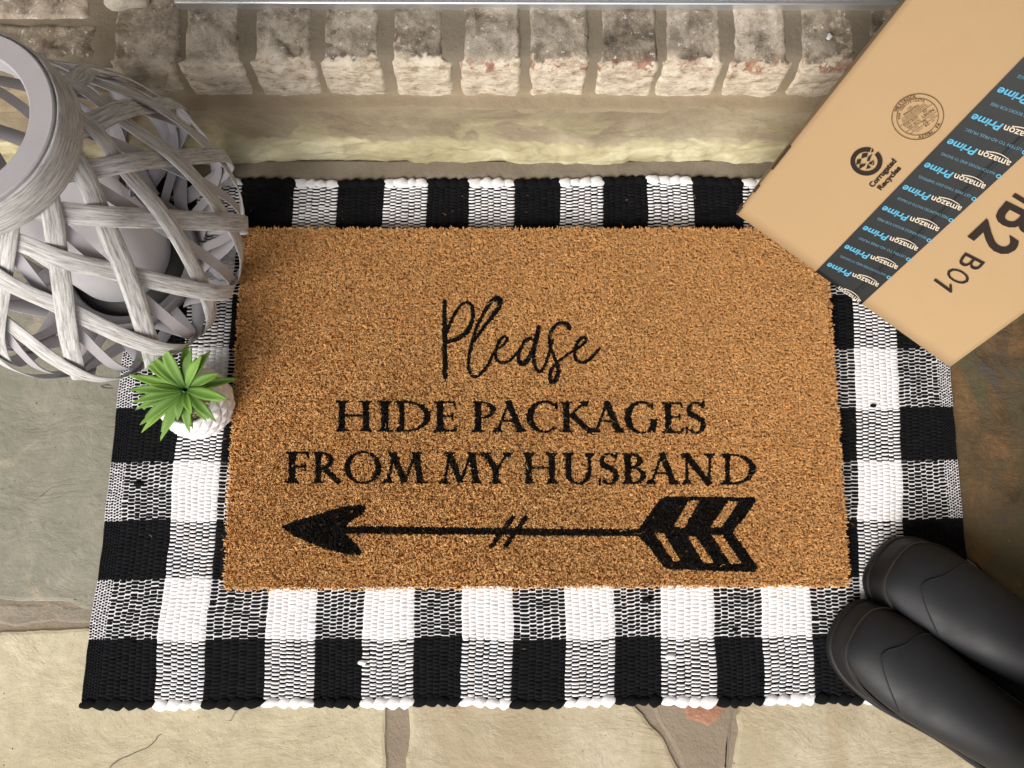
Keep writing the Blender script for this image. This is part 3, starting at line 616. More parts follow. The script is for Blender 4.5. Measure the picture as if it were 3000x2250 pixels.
blades(pl_, 'lettering', COIR, doormat); blades(pa_, 'arrow_print', COIR, doormat)
bk = M('mat_backing', .9, .1); bk.color(bk.mix(bk.noise(300, 3), (.34,.18,.065), (.50,.28,.10)))
mb = MB(); mb.add(*box_vf(-MW+.002, MW-.002, -MD+.002, MD-.002, .0065, .0166)); mb.build('backing', bk.m, doormat)
# long stray fibres
mb = MB()
for _ in range(240):
    x_, y_ = rng.uniform(-MW, MW), rng.uniform(-MD, MD); a_ = rng.uniform(0, 2*np.pi); L = rng.uniform(.004,.014); cv = rng.normal(0, 1.3)
    tt = np.linspace(0, 1, 7); an = a_+cv*tt; P = np.stack([x_+np.cumsum(np.cos(an))*L/7, y_+np.cumsum(np.sin(an))*L/7, TOPZ+.0008+.0025*np.sin(tt*np.pi*rng.uniform(.5,1))], 1)
    tube(P, .00014+.00007*rng.random(), 3, mb, c=np.array([.62,.40,.19])*rng.uniform(.7,1.35))
tag(mb.build('stray_fibres', COIR, doormat), kind='stuff')

mb = MB()      # fibres and grit shed round the mat
for _ in range(260):
    sd_ = rng.integers(4); q_ = rng.uniform(-1,1); o_ = abs(rng.normal(0,.035))+.003
    x_, y_ = [(MW+o_, q_*MD), (-MW-o_, q_*MD), (q_*MW, MD+min(o_,.05)), (q_*MW, -MD-o_)][sd_]; on = abs(x_-.0) < .52 and -.355 < y_ < .29
    a_ = rng.uniform(0, 2*np.pi); L = rng.uniform(.002,.008); tt = np.linspace(0,1,5); an = a_+rng.normal(0,1.2)*tt
    P = np.stack([x_+np.cumsum(np.cos(an))*L/5, y_+np.cumsum(np.sin(an))*L/5, np.full(5, .0072 if on else .0015)], 1)
    if rng.random() < .7: tube(P, .00016, 3, mb, c=np.array([.50,.31,.13])*rng.uniform(.6,1.2))
for _ in range(500):
    x_, y_ = rng.uniform(-.9,.9), rng.uniform(-.7,.30)
    if abs(x_+.005) < .56 and y_ > -.375: continue
    r_ = rng.uniform(.0004,.0013); th_ = np.arange(5)*2*np.pi/5+rng.random(); rr_ = r_*rng.uniform(.6,1.2,5)
    V_ = np.vstack([np.c_[x_+rr_*np.cos(th_), y_+rr_*np.sin(th_), np.full(5,.0004)], [[x_,y_,.0006+r_*.8]]])
    mb.add(V_, None, [(k_,(k_+1)%5,5) for k_ in range(5)], c=np.array([.10,.08,.055])*rng.uniform(.5,4.5))
fl_ = mb.build('shed_fluff', COIR); tag(fl_, 'loose coir fibres and grit scattered round the doormat', 'debris', kind='stuff')

# ================================================================== CARDBOARD BOX
A0 = np.array([.2518,.2316,.065]); B0 = np.array([.5096,.0369,.055])
e = B0-A0; WID = np.linalg.norm(e); e /= WID; u = np.array([.3205,.3798,.8678]); u -= e*(u@e); u /= np.linalg.norm(u); nn = np.cross(e, u)
if nn[2] < 0: nn = -nn
TH, HT = .105, .50
def BXP(U, V_, D=0.0): return A0+np.multiply.outer(np.asarray(U, float), e)+np.multiply.outer(np.asarray(V_, float), u)+np.multiply.outer(np.asarray(D, float), nn)
def uv(px, py):
    p_ = atp(px, py, A0, nn)-A0; return np.array([p_@e, p_@u])
kb = M('cardboard', .8, .25)
kc = kb.mix(kb.noise(4, 5, .5), (.345,.238,.126), (.40,.277,.150)); kc = kb.mix(kb.ramp(kb.noise(14, 7, .7), (.55, .0), (.75, .28)), kc, (.32,.21,.108))
kc = kb.mix(kb.ramp(kb.noise(420, 3, .6), (.66, .0), (.72, .35)), kc, (.38,.23,.11))
kb.color(kc); kb.bump(kb.noise(5, 4, .5), .006, .35); kb.bump(kb.noise(500, 3, .6), .0002, .5); KB = kb.m
kd = M('cardboard_edge', .9, .15); kd.color(kd.mix(kd.noise(900, 2, .6, stretch=(1,1,.2)), (.20,.115,.05), (.42,.265,.125))); KE = kd.m
cbox = empty('cardboard_box', tuple(BXP(WID/2, 0, -TH))); tag(cbox, 'large tan cardboard shipping box with black tape leaning behind the doormat corner', 'box')
n, m = 24, 30
def panel(name, O, a_, b_, La, Lb, amp=.0012, seed=0, parent=cbox, mat=KB, th=.003):
    s_, t_ = np.meshgrid(np.linspace(0,1,n), np.linspace(0,1,m), indexing='ij'); nr = np.cross(a_, b_)
    d = fbm(s_*3+seed, t_*3, 3, seed)*amp*np.minimum(1, np.minimum(np.minimum(s_,1-s_), np.minimum(t_,1-t_))*8)
    V = O+s_.reshape(-1,1)*La*a_+t_.reshape(-1,1)*Lb*b_+d.reshape(-1,1)*nr
    o = new_mesh(name, V, grid_faces(n, m), mat, parent, True)
    md = o.modifiers.new('thick', 'SOLIDIFY'); md.thickness = th; md.offset = -1; return o
SEAM = WID*.545
panel('flap', BXP(0,0,0), e, u, SEAM-.0012, HT, .0011, 1)
panel('flap', BXP(SEAM+.0012,0,0), e, u, WID-SEAM-.0012, HT, .0011, 2)
panel('side_panel', BXP(0,0,-TH), nn, u, TH-.0035, HT, .001, 3)
panel('side_panel', BXP(WID,0,-.0035), -nn, u, TH-.0035, HT, .001, 4)
panel('back_panel', BXP(WID,0,-TH), -e, u, WID, HT, .001, 5)
panel('end_flap', BXP(.004,.0035,-TH+.004), e, nn, WID-.008, TH-.008, .001, 6)
panel('end_flap', BXP(.004,HT-.0035,-.004), e, -nn, WID-.008, TH-.008, .001, 7)
# torn dark hand slots / score notches down the left corner
mb = MB()
for (x0_, y0_), (x1_, y1_) in (((2322,430),(2268,500)), ((2232,545),(2213,566)), ((2179,608),(2165,627))):
    v0, v1 = uv(x0_, y0_)[1], uv(x1_, y1_)[1]; v0, v1 = max(v0, v1), max(min(v0, v1), .001)
    P_ = [BXP(-.0016, v1, .0006), BXP(.0016, v1, .0006), BXP(.0016, v0, .0006), BXP(-.0016, v0, .0006)]; P2 = [BXP(-.0016, v1, -.009), BXP(-.0016, v0, -.009)]
    mb.add(np.array(P_), [(0,1,2,3)]); mb.add(np.array([P2[0], P_[0], P_[3], P2[1]]), [(0,1,2,3)])
mb.build('corner_notch', plain('notch_dark', (.035,.022,.012), .95), cbox)
# printed matter ------------------------------------------------------
def txt2d(s_, shear=0.0, space=1.0, bold=0.0):
    cu = bpy.data.curves.new('t', 'FONT'); cu.body = s_; cu.size = 1; cu.shear = shear; cu.space_character = space; cu.offset = bold; cu.resolution_u = 3
    ob = bpy.data.objects.new('t', cu); COL.objects.link(ob); dg = bpy.context.evaluated_depsgraph_get(); dg.update()
    me = bpy.data.meshes.new_from_object(ob.evaluated_get(dg)); V = np.array([v.co[:2] for v in me.vertices]); F = [tuple(p_.vertices) for p_ in me.polygons]
    bpy.data.objects.remove(ob); bpy.data.curves.remove(cu); bpy.data.meshes.remove(me)
    return V, F
class Print:
    def __init__(s_): s_.v, s_.f, s_.n = [], [], 0
    def add2(s_, V, F, d=.0012):
        V = np.asarray(V, float); W = BXP(V[:,0], V[:,1], np.full(len(V), d)); s_.v.append(W); s_.f += [tuple(i+s_.n for i in f_) for f_ in F]; s_.n += len(V)
    def text(s_, body, P0, P1, cap, flip=1, d=.0012, **k):
        """body set on the baseline P0 -> P1 (face coordinates), cap height given; letters stand to the left of the baseline"""
        V, F = txt2d(body, **k); x0_, x1_ = V[:,0].min(), V[:,0].max()
        P0, P1 = np.array(P0, float), np.array(P1, float); L = np.linalg.norm(P1-P0); dr = (P1-P0)/L; up = np.array([-dr[1], dr[0]])*flip
        q_ = P0+np.outer((V[:,0]-x0_)/(x1_-x0_)*L, dr)+np.outer(V[:,1]/.70*cap, up); s_.add2(q_, F, d)
    def poly(s_, L, d=.0012): s_.add2(L, [tuple(range(len(L)))], d)
    def ring(s_, c, r0, r1, a0=0, a1=360, d=.0012, k=64):
        t = np.radians(np.linspace(a0, a1, k)); o_ = np.c_[np.cos(t), np.sin(t)]
        V = np.vstack([c+o_*r0, c+o_*r1]); s_.add2(V, [(i, i+1, k+i+1, k+i) for i in range(k-1)], d)
    def build(s_, name, mat, parent):
        V = np.concatenate(s_.v)-parent_loc(parent); me = bpy.data.meshes.new(name); me.from_pydata([tuple(a_) for a_ in V], [], s_.f); me.materials.append(mat); me.update()
        o = bpy.data.objects.new(name, me); COL.objects.link(o); o.parent = parent; return o
INK = plain('brown_black_ink', (.018,.011,.007), .7, .2)
# tape: follows the bottom edge, wraps under it
ta0, ta1 = uv(2384,801)[0], uv(2519,895)[0]
tb0, tb1 = uv(3000,169), uv(2969,480)
sl = ((tb0[0]-ta0)/tb0[1]+(tb1[0]-ta1)/tb1[1])/2
tpm = M('tape_film', .5, .3); tpm.color(tpm.mix(tpm.noise(30, 6, .7), (.007,.0095,.011), (.013,.0165,.0185))); tpm.bump(tpm.noise(60, 6, .7, .8), .0006, .5)
tape = empty('packing_tape', (0,0,0)); 
bpy.data.objects.remove(tape)
vs = np.concatenate([[-.02], np.linspace(0, HT-.001, 80)]); us = np.linspace(0, 1, 60)
US, VS = np.meshgrid(us, vs, indexing='ij'); UU = ta0+sl*np.maximum(VS,0)+(ta1-ta0)*US
DD = np.full(UU.shape, .0012)+fbm(UU*50, VS*30, 3, 4)*.0003-.0011*np.exp(-((UU-SEAM)/.0022)**2); VV_ = np.maximum(VS, -.0006)
DD[:,0] = -.045
Vt_ = BXP(UU.ravel(), VV_.ravel(), DD.ravel())
tape = new_mesh('packing_tape', Vt_, grid_faces(60, len(vs)), tpm.m, cbox, True)
blue = plain('tape_blue_print', (.07,.34,.52), .6); cream = plain('tape_cream_print', (.56,.49,.38), .6); sblue = plain('tape_small_print', (.085,.22,.30), .6)
es = [uv(*q_) for q_ in ((2938,258),(2863,337),(2793,409),(2725.6,474.7),(2662,538),(2601,599),(2545,658),(2490,714),(2433,770))]
pitch = (es[0][1]-es[-1][1])/8; a_st = uv(2577,829); e_en = uv(2428,766)
dlt = a_st-e_en        # vector from the end of the logo to its start
PB, PC_, PS = Print(), Print(), Print()
msgs = ['WATCH MOVIES AND TV SHOWS', 'LISTEN TO AD-FREE MUSIC', 'READ KINDLE BOOKS FOR FREE', 'FREE UNLIMITED PHOTO STORAGE', 'GET FREE TWO-DAY SHIPPING']
capL = abs(ta1-ta0)*.118; k = 0
for i in range(-1, 13):
    vE = e_en[1]+pitch*i; vS = vE+dlt[1]*0
    if vE+pitch*.2 > HT: break
    ofs = sl*(vE-e_en[1]); E_ = np.array([e_en[0]+ofs, vE]); S_ = np.array([a_st[0]+ofs, vE+dlt[1]])
    md_ = E_+(S_-E_)*.485
    if E_[1] > .004 and S_[1] > .004:
        PC_.text('amazon', S_, md_+(S_-E_)*.012, capL*.92, d=.0019, bold=.012)
        PB.text('Prime', md_-(S_-E_)*.012, E_, capL*1.0, d=.0019, shear=.25, bold=.022)
        # smile stroke above the word
        dr = (md_-S_); L = np.linalg.norm(dr); dr = dr/L; up = np.array([-dr[1], dr[0]])
    elif S_[1] > -.002:
        S_[1] = max(S_[1], .005); md_[1] = max(md_[1], .0035)
        PC_.text('amazon', S_, md_+(S_-E_)*.012, capL*.85, d=.0019, bold=.012)
        dr = (md_-S_); L = np.linalg.norm(dr); dr = dr/L; up = np.array([-dr[1], dr[0]])
    else: continue
    t = np.linspace(0, 1, 15); cv = S_+np.outer(.10+.66*t, dr)*L+np.outer(-.10-.20*np.sin(t*np.pi), up)*capL*1.25
    wv = capL*.045*(1+.7*t); PC_.add2(np.vstack([cv+np.outer(wv, up), cv-np.outer(wv, up)]), [(q_, q_+1, 15+q_+1, 15+q_) for q_ in range(14)], .0019)
    PC_.add2(np.array([cv[-1]+dr*capL*.12-up*capL*.15, cv[-1]+dr*capL*.10+up*capL*.34, cv[-1]-dr*capL*.04+up*capL*.30, cv[-1]-dr*capL*.02-up*capL*.02]), [(0,1,2,3)], .0019)
    # small line between this mark and the next one up the tape
    mv = vE+pitch*.5; o2 = sl*(mv-e_en[1])
    if mv+.008 < HT and mv > .006:
        s0 = np.array([e_en[0]+o2, mv])+dlt*.96; s1 = np.array([e_en[0]+o2, mv])+dlt*.08
        PS.text(msgs[k%5], s0, s1, capL*.40, d=.0019)
        PB.ring(s0+np.array([capL*.55, -capL*.22]), capL*.16, capL*.30, d=.0019, k=14)
        k += 1
PB.build('blue_lettering', blue, tape); PC_.build('cream_lettering', cream, tape); PS.build('small_lettering', sblue, tape)
# round certificate
c1 = uv(2688,342); rr = (np.linalg.norm(uv(2614,342)-c1)+np.linalg.norm(uv(2688,274)-c1)+np.linalg.norm(uv(2767,342)-c1)+np.linalg.norm(uv(2688,410)-c1))/4; cst = Print()
cst.ring(c1, rr, rr*.972); cst.ring(c1, rr*.805, rr*.782)
axd = uv(2731,340)-uv(2665,385); axd /= np.linalg.norm(axd); axu = np.array([-axd[1], axd[0]])
A_ax = math.degrees(math.atan2(axd[1], axd[0]))
def curved(body, r, a_mid, cap, inward=False, step_=None):
    nl = len(body); st = step_ or math.degrees(cap*1.02/r)
    for q_, ch in enumerate(body):
        if ch == ' ': continue
        a_ = math.radians(a_mid+(-1 if not inward else 1)*(q_-(nl-1)/2)*st); V, F = txt2d(ch, bold=.02)
        V = (V-np.array([(V[:,0].min()+V[:,0].max())/2, 0]))*cap/.7
        rd_ = np.array([math.cos(a_), math.sin(a_)])*(1 if not inward else -1); tg = np.array([rd_[1], -rd_[0]])
        cst.add2(c1+(r*rd_*(1 if not inward else -1))+np.outer(V[:,0], tg)+np.outer(V[:,1], rd_), F)
curved('WESTROCK', rr*.83, A_ax+90, rr*.12)
curved('ASTON, PA', rr*.945, A_ax-90, rr*.12, True)
curved('BOX CERTIFICATE', rr*.665, A_ax+90, rr*.09)
def line(body, x0_, x1_, y_, cap, **k): cst.text(body, c1+axd*x0_*rr+axu*y_*rr, c1+axd*x1_*rr+axu*y_*rr, cap*rr, **k)
line('THIS', -.10, .10, .47, .075); line('SINGLEWALL', -.36, .36, .36, .085, bold=.012)
line('BOX MANUFACTURED IN COMPLIANCE WITH', -.52, .52, .28, .055); line('ALL CONSTRUCTION REQUIREMENTS OF', -.56, .56, .21, .055); line('APPLICABLE FREIGHT CLASSIFICATION', -.58, .58, .14, .055)
line('EDGE CRUSH', -.62, .02, -.05, .12); line('TEST (ECT)', -.60, .0, -.22, .12); line('32', .28, .46, -.02, .13); line('LBS/IN', .14, .66, -.19, .13)
line('SIZE LIMIT', -.52, -.2, -.37, .055); line('75', .0, .18, -.39, .115); line('INCHES', .34, .56, -.37, .05)
line('GROSS WT', -.42, -.1, -.53, .05); line('65', .0, .18, -.56, .115); line('LBS', .30, .44, -.53, .05)
for y_ in (.10, -.255, -.415): 
    hw = math.sqrt(.78**2-y_**2)*.97; cst.add2(np.array([c1+axd*rr*a_+axu*rr*b_ for a_, b_ in ((-hw,y_),(hw,y_),(hw,y_-.016),(-hw,y_-.016))]), [(0,1,2,3)])
cst.build('round_certificate', plain('brown_ink', (.085,.042,.018), .7, .2), cbox)
# recycling mark with its words
c2 = uv(2538.5,472.5); r2 = (np.linalg.norm(uv(2491,471)-c2)+np.linalg.norm(uv(2585,474)-c2)+np.linalg.norm(uv(2538,431)-c2))/3; rc = Print()
aq = uv(2555,432)-c2; qa = math.degrees(math.atan2(aq[1], aq[0])); ag = uv(2568,446)-c2; ga = math.degrees(math.atan2(ag[1], ag[0]))
lo_, hi_ = sorted((qa, ga)); 
if hi_-lo_ > 180: lo_, hi_ = hi_, lo_+360
rc.ring(c2, r2, r2*.70, hi_+2, lo_+360-2)
def zz(L): return [uv(2450+a_/4.149, 200+b_/4.149) for a_, b_ in L]
rc.poly(zz([(425,1020),(440,962),(458,1010)]))
for L in ([(318,1035),(388,1022),(378,1072),(306,1092)], [(388,1075),(442,1035),(420,1085),(408,1120),(372,1128)], [(256,1105),(308,1098),(298,1150),(245,1170)], [(285,1165),(365,1155),(345,1185),(282,1222)], [(462,1108),(430,1170),(392,1150)], [(465,1118),(462,1170),(438,1178)], [(385,1160),(425,1208),(365,1222)]): rc.poly(zz(L))
V0 = uv(2450+445/4.149, 200+1448/4.149); V1 = uv(2450+738/4.149, 200+1128/4.149)
rc.text('Corrugated', V0, V1, np.linalg.norm(V1-V0)*.150, bold=.033)
V0 = uv(2450+545/4.149, 200+1480/4.149); V1 = uv(2450+795/4.149, 200+1215/4.149); rc.text('Recycles', V0, V1, np.linalg.norm(V1-V0)*.175, bold=.033)
rc.build('recycling_mark', INK, cbox)
# big routing code, letters lying on their side
pc = Print()
def z5(a_, b_): return uv(2650+a_/3.949, 480+b_/3.949)
def sidetext(s_, base0, base1, capref, **k):
    b0, b1 = z5(*base0), z5(*base1); cp = z5(*capref); d_ = (b1-b0)/np.linalg.norm(b1-b0); cap = abs((cp-b0)@np.array([-d_[1], d_[0]]))
    pc.text(s_, b0, b1, cap, **k)
sidetext('2', (1345,905) if False else (960,640), (740,845), (1260,1000), bold=.022)
sidetext('B', (1190,430), (1010,640), (1600,800), bold=.018)
pc.poly([z5(*q_) for q_ in ((1281,333),(1243,373),(1640,612),(1680,570))])
sidetext('B', (705,1020), (605,1140), (880,1260) if False else (915,1170)); sidetext('O', (560,1175), (455,1290), (750,1350)); pc.poly([z5(*q_) for q_ in ((362,1322),(522,1437),(519,1390),(548,1386),(554,1480),(533,1487),(337,1344))])
pc.build('routing_code', INK, cbox)

# ================================================================== WOVEN LANTERN
LB = np.array([-.528,.187,.004]); LT = np.array([-.535,.205,.362]); ax = LT-LB; LH = np.linalg.norm(ax); ax /= LH
lx = np.cross([0,1.,0], ax); lx /= np.linalg.norm(lx); ly = np.cross(ax, lx)
def LP(r, ph, z): r, ph, z = np.broadcast_arrays(r, ph, z); return LB+(r*np.cos(ph))[...,None]*lx+(r*np.sin(ph))[...,None]*ly+z[...,None]*ax
zp = np.array([.004,.012,.030,.060,.095,.13,.165,.20,.235,.27,.30,.325,.345]); rp = np.array([.086,.112,.143,.168,.180,.180,.171,.158,.142,.125,.108,.093,.087])
zf = np.linspace(.004,.330,300); rf = np.interp(zf, zp, rp); kk = np.ones(21)/21; rf = np.convolve(np.pad(rf, 10, 'edge'), kk, 'valid')
dl = np.hypot(np.gradient(zf), np.gradient(rf)); CL = .062
dphi = CL/(rf*np.sqrt(np.maximum(rf**2-CL**2, 2e-4)))*dl; PH = np.cumsum(dphi[::-1])[::-1]   # angle gained from the neck downwards
dz_, dr_ = np.gradient(zf), np.gradient(rf); tn = np.stack([dr_, dz_], 1)/np.hypot(dz_, dr_)[:,None]; nrm = np.stack([tn[:,1], -tn[:,0]], 1)
wd = M('whitewashed_wood', .75, .25)
wd_c = wd.mix(wd.ramp(wd.noise(1, 8, .72), (.34, .0), (.58, 1.)), (.20,.195,.187), (.61,.613,.605))
UVN = wd.n('ShaderNodeAttribute', attribute_name='Col'); mpw = wd.n('ShaderNodeMapping'); mpw.inputs['Scale'].default_value = (34, 420, 1)
wd.t.links.new(UVN.outputs['Vector'], mpw.inputs[0]); 
for nd in wd.t.nodes:
    if nd.type == 'TEX_NOISE': wd.t.links.new(mpw.outputs[0], nd.inputs['Vector'])
wd.color(wd_c); nb2 = wd.n('ShaderNodeTexNoise'); nb2.inputs['Scale'].default_value = 2; wd.t.links.new(mpw.outputs[0], nb2.inputs['Vector']); wd.bump(nb2.outputs['Fac'], .0006, .6)
WOOD = wd.m; INNER = M('grey_lacquer', .55, .35); INNER.color(INNER.mix(INNER.noise(30, 5, .6), (.36,.35,.375), (.46,.45,.475))); INNER = INNER.m
BASEG = plain('base_grey', (.20,.195,.20), .5); lan = empty('lantern', tuple(LB)); tag(lan, 'grey whitewashed woven wood strip lantern with a white pillar candle inside', 'lantern')
NS, SW = 13, .0198
def strip(i, sg, ph0):
    idx = np.linspace(299, 0, 90).astype(int); z_, r_, ph = zf[idx], rf[idx], PH[idx]
    phi = ph0+sg*ph; wz = sg*.0031*np.clip((.325-z_)/.03,0,1)*np.cos(np.pi*ph*2*NS/(2*np.pi)+.6)
    r2_ = r_+nrm[idx,0]*wz; z2_ = z_+nrm[idx,1]*wz; C_ = LP(r2_, phi, z2_)
    T_ = np.gradient(C_, axis=0); T_ /= np.linalg.norm(T_, axis=1)[:,None]
    er = np.cos(phi)[:,None]*lx+np.sin(phi)[:,None]*ly; N_ = er*nrm[idx,0][:,None]+ax*nrm[idx,1][:,None]
    S_ = np.cross(T_, N_); S_ /= np.linalg.norm(S_, axis=1)[:,None]; N_ = np.cross(S_, T_)
    L_ = np.concatenate([[0], np.cumsum(np.linalg.norm(np.diff(C_, axis=0), axis=1))])
    wj = SW*(1+.06*math.sin(i*2.3)); prof_ = [(-.5,.0),(-.485,.0006),(-.2,.0009),(.2,.0009),(.485,.0006),(.5,0),(.485,-.0006),(-.485,-.0006)]
    k_ = len(prof_); V = np.stack([C_+S_*(a_*wj)+N_*b_ for a_, b_ in prof_], 1); n_ = len(C_)
    ii, jj = np.meshgrid(np.arange(n_-1), np.arange(k_), indexing='ij'); a1 = ii*k_+jj; b1 = ii*k_+(jj+1)%k_
    Q = np.stack([a1, b1, b1+k_, a1+k_], -1).reshape(-1,4); fmm = np.where((jj.ravel() < 5), 0, 1)
    cu = np.stack([np.repeat(L_+i*.71+sg*3.3, k_), np.tile([a_*wj for a_, _ in prof_], n_)+i*.09, np.zeros(n_*k_)], 1)
    o = new_mesh('woven_strip', V.reshape(-1,3), [Q], [WOOD, INNER], lan, True, cu, fm=fmm); return o
PH0A, PH0B = math.radians(-80), math.radians(-6)
for i in range(NS): strip(i, 1, PH0A+i*2*np.pi/NS); strip(i+20, -1, PH0B+i*2*np.pi/NS)
def inner_rib(i, ph0):       # plain lacquered upright rib behind the weave
    idx = np.linspace(299, 0, 60).astype(int); z_, r_ = zf[idx], rf[idx]; r_ = r_-.0052*np.abs(nrm[idx,0])-.001; z_ = z_-nrm[idx,1]*.004
    C_ = LP(r_, np.full(60, ph0), z_); er = math.cos(ph0)*lx+math.sin(ph0)*ly; S_ = np.cross(ax, er); N_ = er*nrm[idx,0][:,None]+ax*nrm[idx,1][:,None]
    pf = [(-.5,-.0006),(-.5,.0006),(.5,.0006),(.5,-.0006)]; V = np.stack([C_+S_*(a_*.0120)+N_*b_ for a_, b_ in pf], 1)
    ii, jj = np.meshgrid(np.arange(59), np.arange(4), indexing='ij'); a1 = ii*4+jj; b1 = ii*4+(jj+1)%4
    return new_mesh('upright_rib', V.reshape(-1,3), [np.stack([a1, b1, b1+4, a1+4], -1).reshape(-1,4)], INNER, lan, False)
for i in range(NS): inner_rib(i, math.radians(-46)+i*2*np.pi/NS)
def revolve(profile, name, mats, parent, seg=72, woodx=None, fm=None, smooth=True):
    P_ = np.array(profile, float); k_ = len(P_); ph = np.arange(seg)*2*np.pi/seg
    V = LP(P_[None,:,0], ph[:,None], P_[None,:,1]); Q = grid_faces(seg, k_, True)[:, ::-1]
    L_ = np.concatenate([[0], np.cumsum(np.hypot(*np.diff(P_, axis=0).T))])
    cu = np.stack([np.repeat(ph*.1, k_), np.tile(L_, seg), np.zeros(seg*k_)], 1)
    f_ = None if fm is None else np.tile(fm, seg)
    return new_mesh(name, V.reshape(-1,3), [Q], mats, parent, smooth, cu, fm=f_)
revolve([(.0980,.320),(.0995,.323),(.0985,.336),(.0970,.348),(.0955,.3575),(.0945,.3585),(.093,.3585),(.0925,.350),(.0960,.321),(.0980,.320)], 'neck_band', WOOD, lan)
o = revolve([(.0922,.3560),(.0918,.3605),(.0905,.3615),(.071,.3615),(.0695,.3603),(.0690,.354),(.0690,.335),(.0715,.333),(.0722,.354),(.0900,.3550),(.0922,.3560)], 'top_ring', INNER, lan, smooth=False)
o = revolve([(.090,.0),(.092,.003),(.092,.020),(.0905,.022),(.0885,.022),(.088,.018),(.079,.0175),(.0765,.015),(.0765,.002),(.090,.0)], 'base_ring', BASEG, lan)
revolve([(.0763,.004),(.0763,.006),(.001,.006)], 'base_plate', plain('dark_plate', (.045,.043,.042), .5), lan)
for ph_, z_ in ((1.0,.30),(-.2,.262),(2.2,.30)):   # rivets
    mb = MB(); P_ = np.array([(0,.0035),(.003,.0032),(.0042,.0015),(.0045,0)]); c_ = LP(np.array(np.interp(z_, zf, rf)-.006), np.array(ph_), np.array(z_)); er = math.cos(ph_)*lx+math.sin(ph_)*ly
    t_ = np.arange(12)*np.pi/6; sd1 = np.cross(er, ax)
    V = np.array([c_-er*h_+(sd1*math.cos(q_)+ax*math.sin(q_))*r_ for q_ in t_ for r_, h_ in P_]); mb.add(V, grid_faces(12, 4, True)); mb.build('rivet', INNER, lan, True)
# hanging bracket strips inside and glue lumps stay with the lantern
wx = M('candle_wax', .5, .35); wx.color(wx.mix(wx.noise(8, 4), (.84,.84,.87), (.88,.88,.91))); wx.b.inputs['Subsurface Weight'].default_value = .15; wx.b.inputs['Subsurface Radius'].default_value = (.02,.02,.02)
can = empty('pillar_candle', (LB[0]-.012, LB[1]+.010, .0105)); tag(can, 'wide white pillar candle standing inside the woven lantern', 'candle')
CR_, CH = .066, .138; LB = LB+np.array([-.012,.010,0])
revolve([(.0,.0068),(CR_-.002,.0068),(CR_,.009),(CR_,CH-.003),(CR_-.003,CH),(CR_*.62,CH),(CR_*.5,CH-.002),(.001,CH-.0035)], 'wax_body', wx.m, can)
mb = tube([tuple(LP(np.array(0.), np.array(0.), np.array(CH-.004+q_))+np.array([.001*q_*100,0,0])) for q_ in (0,.003,.006)], .0013, 6); mb.build('wick', plain('wick_black', (.012,.01,.01), .9), can)

# ================================================================== SUCCULENT
pcn = np.array([-.4200,-.0030,.0062]); PR = .0435
pot_thing = empty('potted_succulent', tuple(pcn)); tag(pot_thing, 'small green spiky succulent in a white pineapple textured pot beside the lantern', 'plant')
nu_, nv_ = 160, 90
zz_ = np.linspace(0, 1, nv_); prr = np.interp(zz_, [0,.04,.15,.35,.5,.7,.85,.95,1.0], [.60,.68,.84,.98,1.0,.96,.86,.76,.70])*PR; pz = zz_*.064
ph = np.arange(nu_)*2*np.pi/nu_; P1, Z1 = np.meshgrid(ph, zz_, indexing='ij'); R1 = np.repeat(prr[None], nu_, 0)
na = 13; a_ = (P1*na/(2*np.pi)+Z1*4.2) % 1; b_ = (P1*na/(2*np.pi)-Z1*4.2) % 1
d = np.minimum(np.minimum(a_,1-a_), np.minimum(b_,1-b_)); R1 = R1+(np.clip(d,0,.5)**.6*.0058-.0018)*np.clip(np.minimum(Z1/.06,(1-Z1)/.07),0,1)
V = np.stack([pcn[0]+R1*np.cos(P1), pcn[1]+R1*np.sin(P1), pcn[2]+np.repeat(pz[None], nu_, 0)], -1).reshape(-1,3)
inn = [(.67,.064),(.61,.0615),(.60,.052),(.01,.051)]
ring_v = np.array([[(pcn[0]+PR*r_*math.cos(q_), pcn[1]+PR*r_*math.sin(q_), pcn[2]+z_) for r_, z_ in inn] for q_ in ph])
VV3 = np.concatenate([V.reshape(nu_, nv_, 3), ring_v], 1); pm = M('white_ceramic', .55, .4); pm.color(pm.mix(pm.noise(60, 4), (.74,.73,.72), (.82,.815,.81)))
new_mesh('pot', VV3.reshape(-1,3), grid_faces(nu_, nv_+4, True), pm.m, pot_thing, True)
mb = MB(); U, Vv = np.meshgrid(np.linspace(0, 2*np.pi, 8)[:-1], np.linspace(0, np.pi, 5), indexing='ij')
for _ in range(260):
    rr_ = PR*.58*math.sqrt(rng.random()); q_ = rng.uniform(0, 2*np.pi); s_ = rng.uniform(.0012,.0026); cc_ = [(.42,.33,.22),(.55,.44,.28),(.30,.22,.15),(.62,.56,.46),(.5,.3,.18)][rng.integers(5)]
    mb.add(np.stack([(pcn[0]+rr_*math.cos(q_)+s_*1.2*np.sin(Vv)*np.cos(U)).ravel(), (pcn[1]+rr_*math.sin(q_)+s_*np.sin(Vv)*np.sin(U)).ravel(), (pcn[2]+.052+rng.uniform(0,.002)+s_*.8*np.cos(Vv)).ravel()], 1), grid_faces(7, 5, True), c=cc_)
pbm = M('pebble', .6, .3); pbm.color(pbm.attr('Col')); tag(mb.build('pebbles', pbm.m, pot_thing, True), kind='stuff')
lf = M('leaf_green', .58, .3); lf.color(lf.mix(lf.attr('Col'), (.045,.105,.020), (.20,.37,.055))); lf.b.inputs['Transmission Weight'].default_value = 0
lfm = lf.m
pc0 = np.array([*at(540,1140,.100)[:2], .094])
